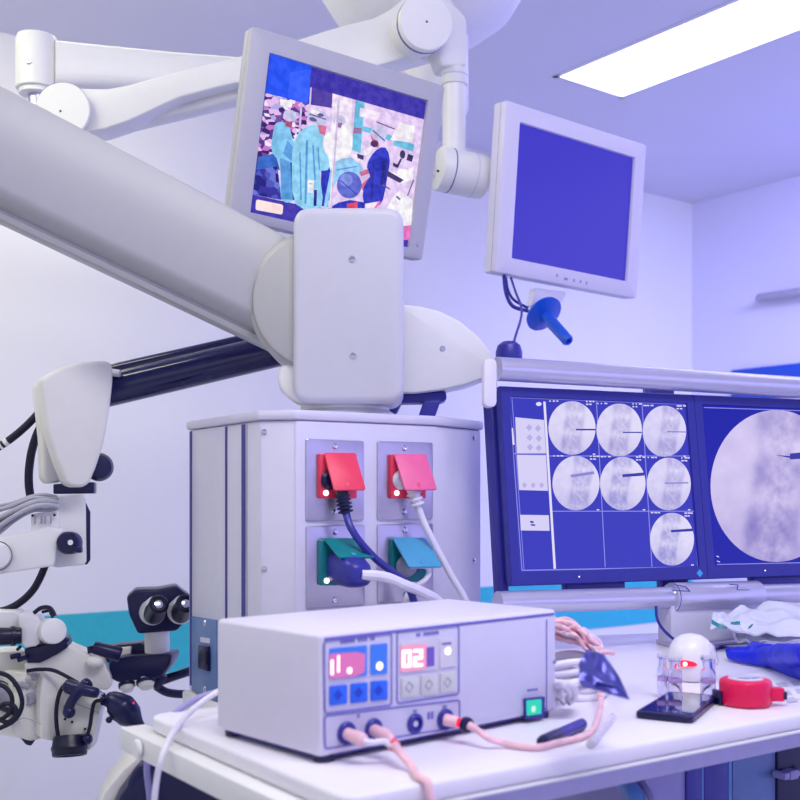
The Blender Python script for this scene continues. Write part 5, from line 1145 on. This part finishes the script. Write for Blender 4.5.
zz = fc.hit(790, 773, 0.02)
part(MB().box(fc.hit(781, 775, 0.016), fc.u * .006, fc.n * .012, UP * .005, 0.001, 'violetwire').box(fc.hit(790, 774, 0.018), fc.u * .010, fc.n * .009, UP * .007, 0.002, 'violetwire').tube([fc.hit(795, 774, 0.018), fc.hit(800, 772, 0.018), fc.hit(806, 768, 0.018)], .005, 'violetwire'), 'plug', pw, 'grey plug')
hz = thing('hose', 'curved light blue hose under the middle of the table edge', 'hose', Vector((at(636, 800, 1.45).x, 1.45, 0)))
hp_ = [at(622, 780, 1.50), at(631, 790, 1.46), at(637, 803, 1.44), at(640, 830, 1.44)]
hp_.append(Vector((hp_[-1].x, 1.45, 0.4))); hp_.append(Vector((hp_[-1].x - .03, 1.45, 0.012)))
part(MB().tube(hp_, 0.012, 'skyblue', 18), 'pipe', hz); part(MB().tube([q + Vector((0.018, -.006, 0.004)) for q in hp_[:-1]], 0.005, 'violetwire', 12), 'side_tube', hz)

# ------------------------------------------------------------------ light
def area(name, loc, target, size, size_y, power, col):
    L_ = bpy.data.lights.new(name, 'AREA'); L_.shape = 'RECTANGLE'; L_.size = size; L_.size_y = size_y; L_.energy = power; L_.color = col
    o = bpy.data.objects.new(name, L_); COL.objects.link(o); o.location = loc
    o.rotation_euler = (Vector(target) - Vector(loc)).to_track_quat('-Z', 'Y').to_euler(); return o
area('fill_light_left', (-1.6, 1.6, CEIL - 0.04), (-1.3, 2.6, 0.3), 1.4, 0.5, 29, (1.0, 0.99, 0.68))  # added unseen fill, yellowish to offset the blue on the left
area('fill_light_back', (-0.9, 2.95, CEIL - 0.04), (-1.2, 3.6, 0.3), 1.4, 0.4, 11, (1.0, 0.98, 0.62))  # added unseen fill behind the boom, brightens the back wall
area('fill_light_middle', (0.5, 0.6, CEIL - 0.04), (0.4, 1.1, 0.3), 1.4, 0.5, 34, (0.98, 0.96, 0.95))  # added unseen fill, brightens the table from above
area('fill_light_far', (2.3, 3.5, CEIL - 0.04), (2.45, 5.2, 0.9), 1.4, 0.5, 68, (0.45, 0.44, 1.0)).data.spread = R(120)  # added unseen blue fill for the right wall and ceiling
w = bpy.data.worlds.new('room_light'); SC.world = w; w.use_nodes = True
nt = w.node_tree; bg = nt.nodes['Background']
tc = nt.nodes.new('ShaderNodeTexCoord'); sx = nt.nodes.new('ShaderNodeSeparateXYZ'); rp = nt.nodes.new('ShaderNodeValToRGB'); mr = nt.nodes.new('ShaderNodeMapRange')
nt.links.new(tc.outputs['Generated'], sx.inputs['Vector']); nt.links.new(sx.outputs['X'], mr.inputs['Value'])
mr.inputs['From Min'].default_value = -1; mr.inputs['From Max'].default_value = 1
nt.links.new(mr.outputs['Result'], rp.inputs['Fac'])
rp.color_ramp.elements[0].position = 0.5; rp.color_ramp.elements[0].color = (0.80, 0.80, 0.76, 1)
rp.color_ramp.elements[1].position = 0.85; rp.color_ramp.elements[1].color = (0.95, 0.90, 1.9, 1)  # blue ambient added from the right to tint that side
nt.links.new(rp.outputs['Color'], bg.inputs['Color']); bg.inputs['Strength'].default_value = 0.85

# ------------------------------------------------------------------ camera
cam = bpy.data.cameras.new('camera'); co = bpy.data.objects.new('camera', cam); COL.objects.link(co)
co.location = (0, 0, EYE); co.rotation_euler = (R(90), 0, 0)
cam.sensor_width = 36; cam.sensor_fit = 'HORIZONTAL'; cam.lens = F / 800 * 36; cam.shift_y = (CY - 400) / 800
cam.clip_start = 0.02; cam.dof.use_dof = True; cam.dof.focus_distance = 1.95; cam.dof.aperture_fstop = 6.3
SC.camera = co
SC.view_settings.view_transform = 'Standard'; SC.view_settings.look = 'None'; SC.view_settings.exposure = 0.0; SC.view_settings.gamma = 1.0
SC.view_settings.use_curve_mapping = False
for o in bpy.data.objects:
    if '_o' in o: del o['_o']
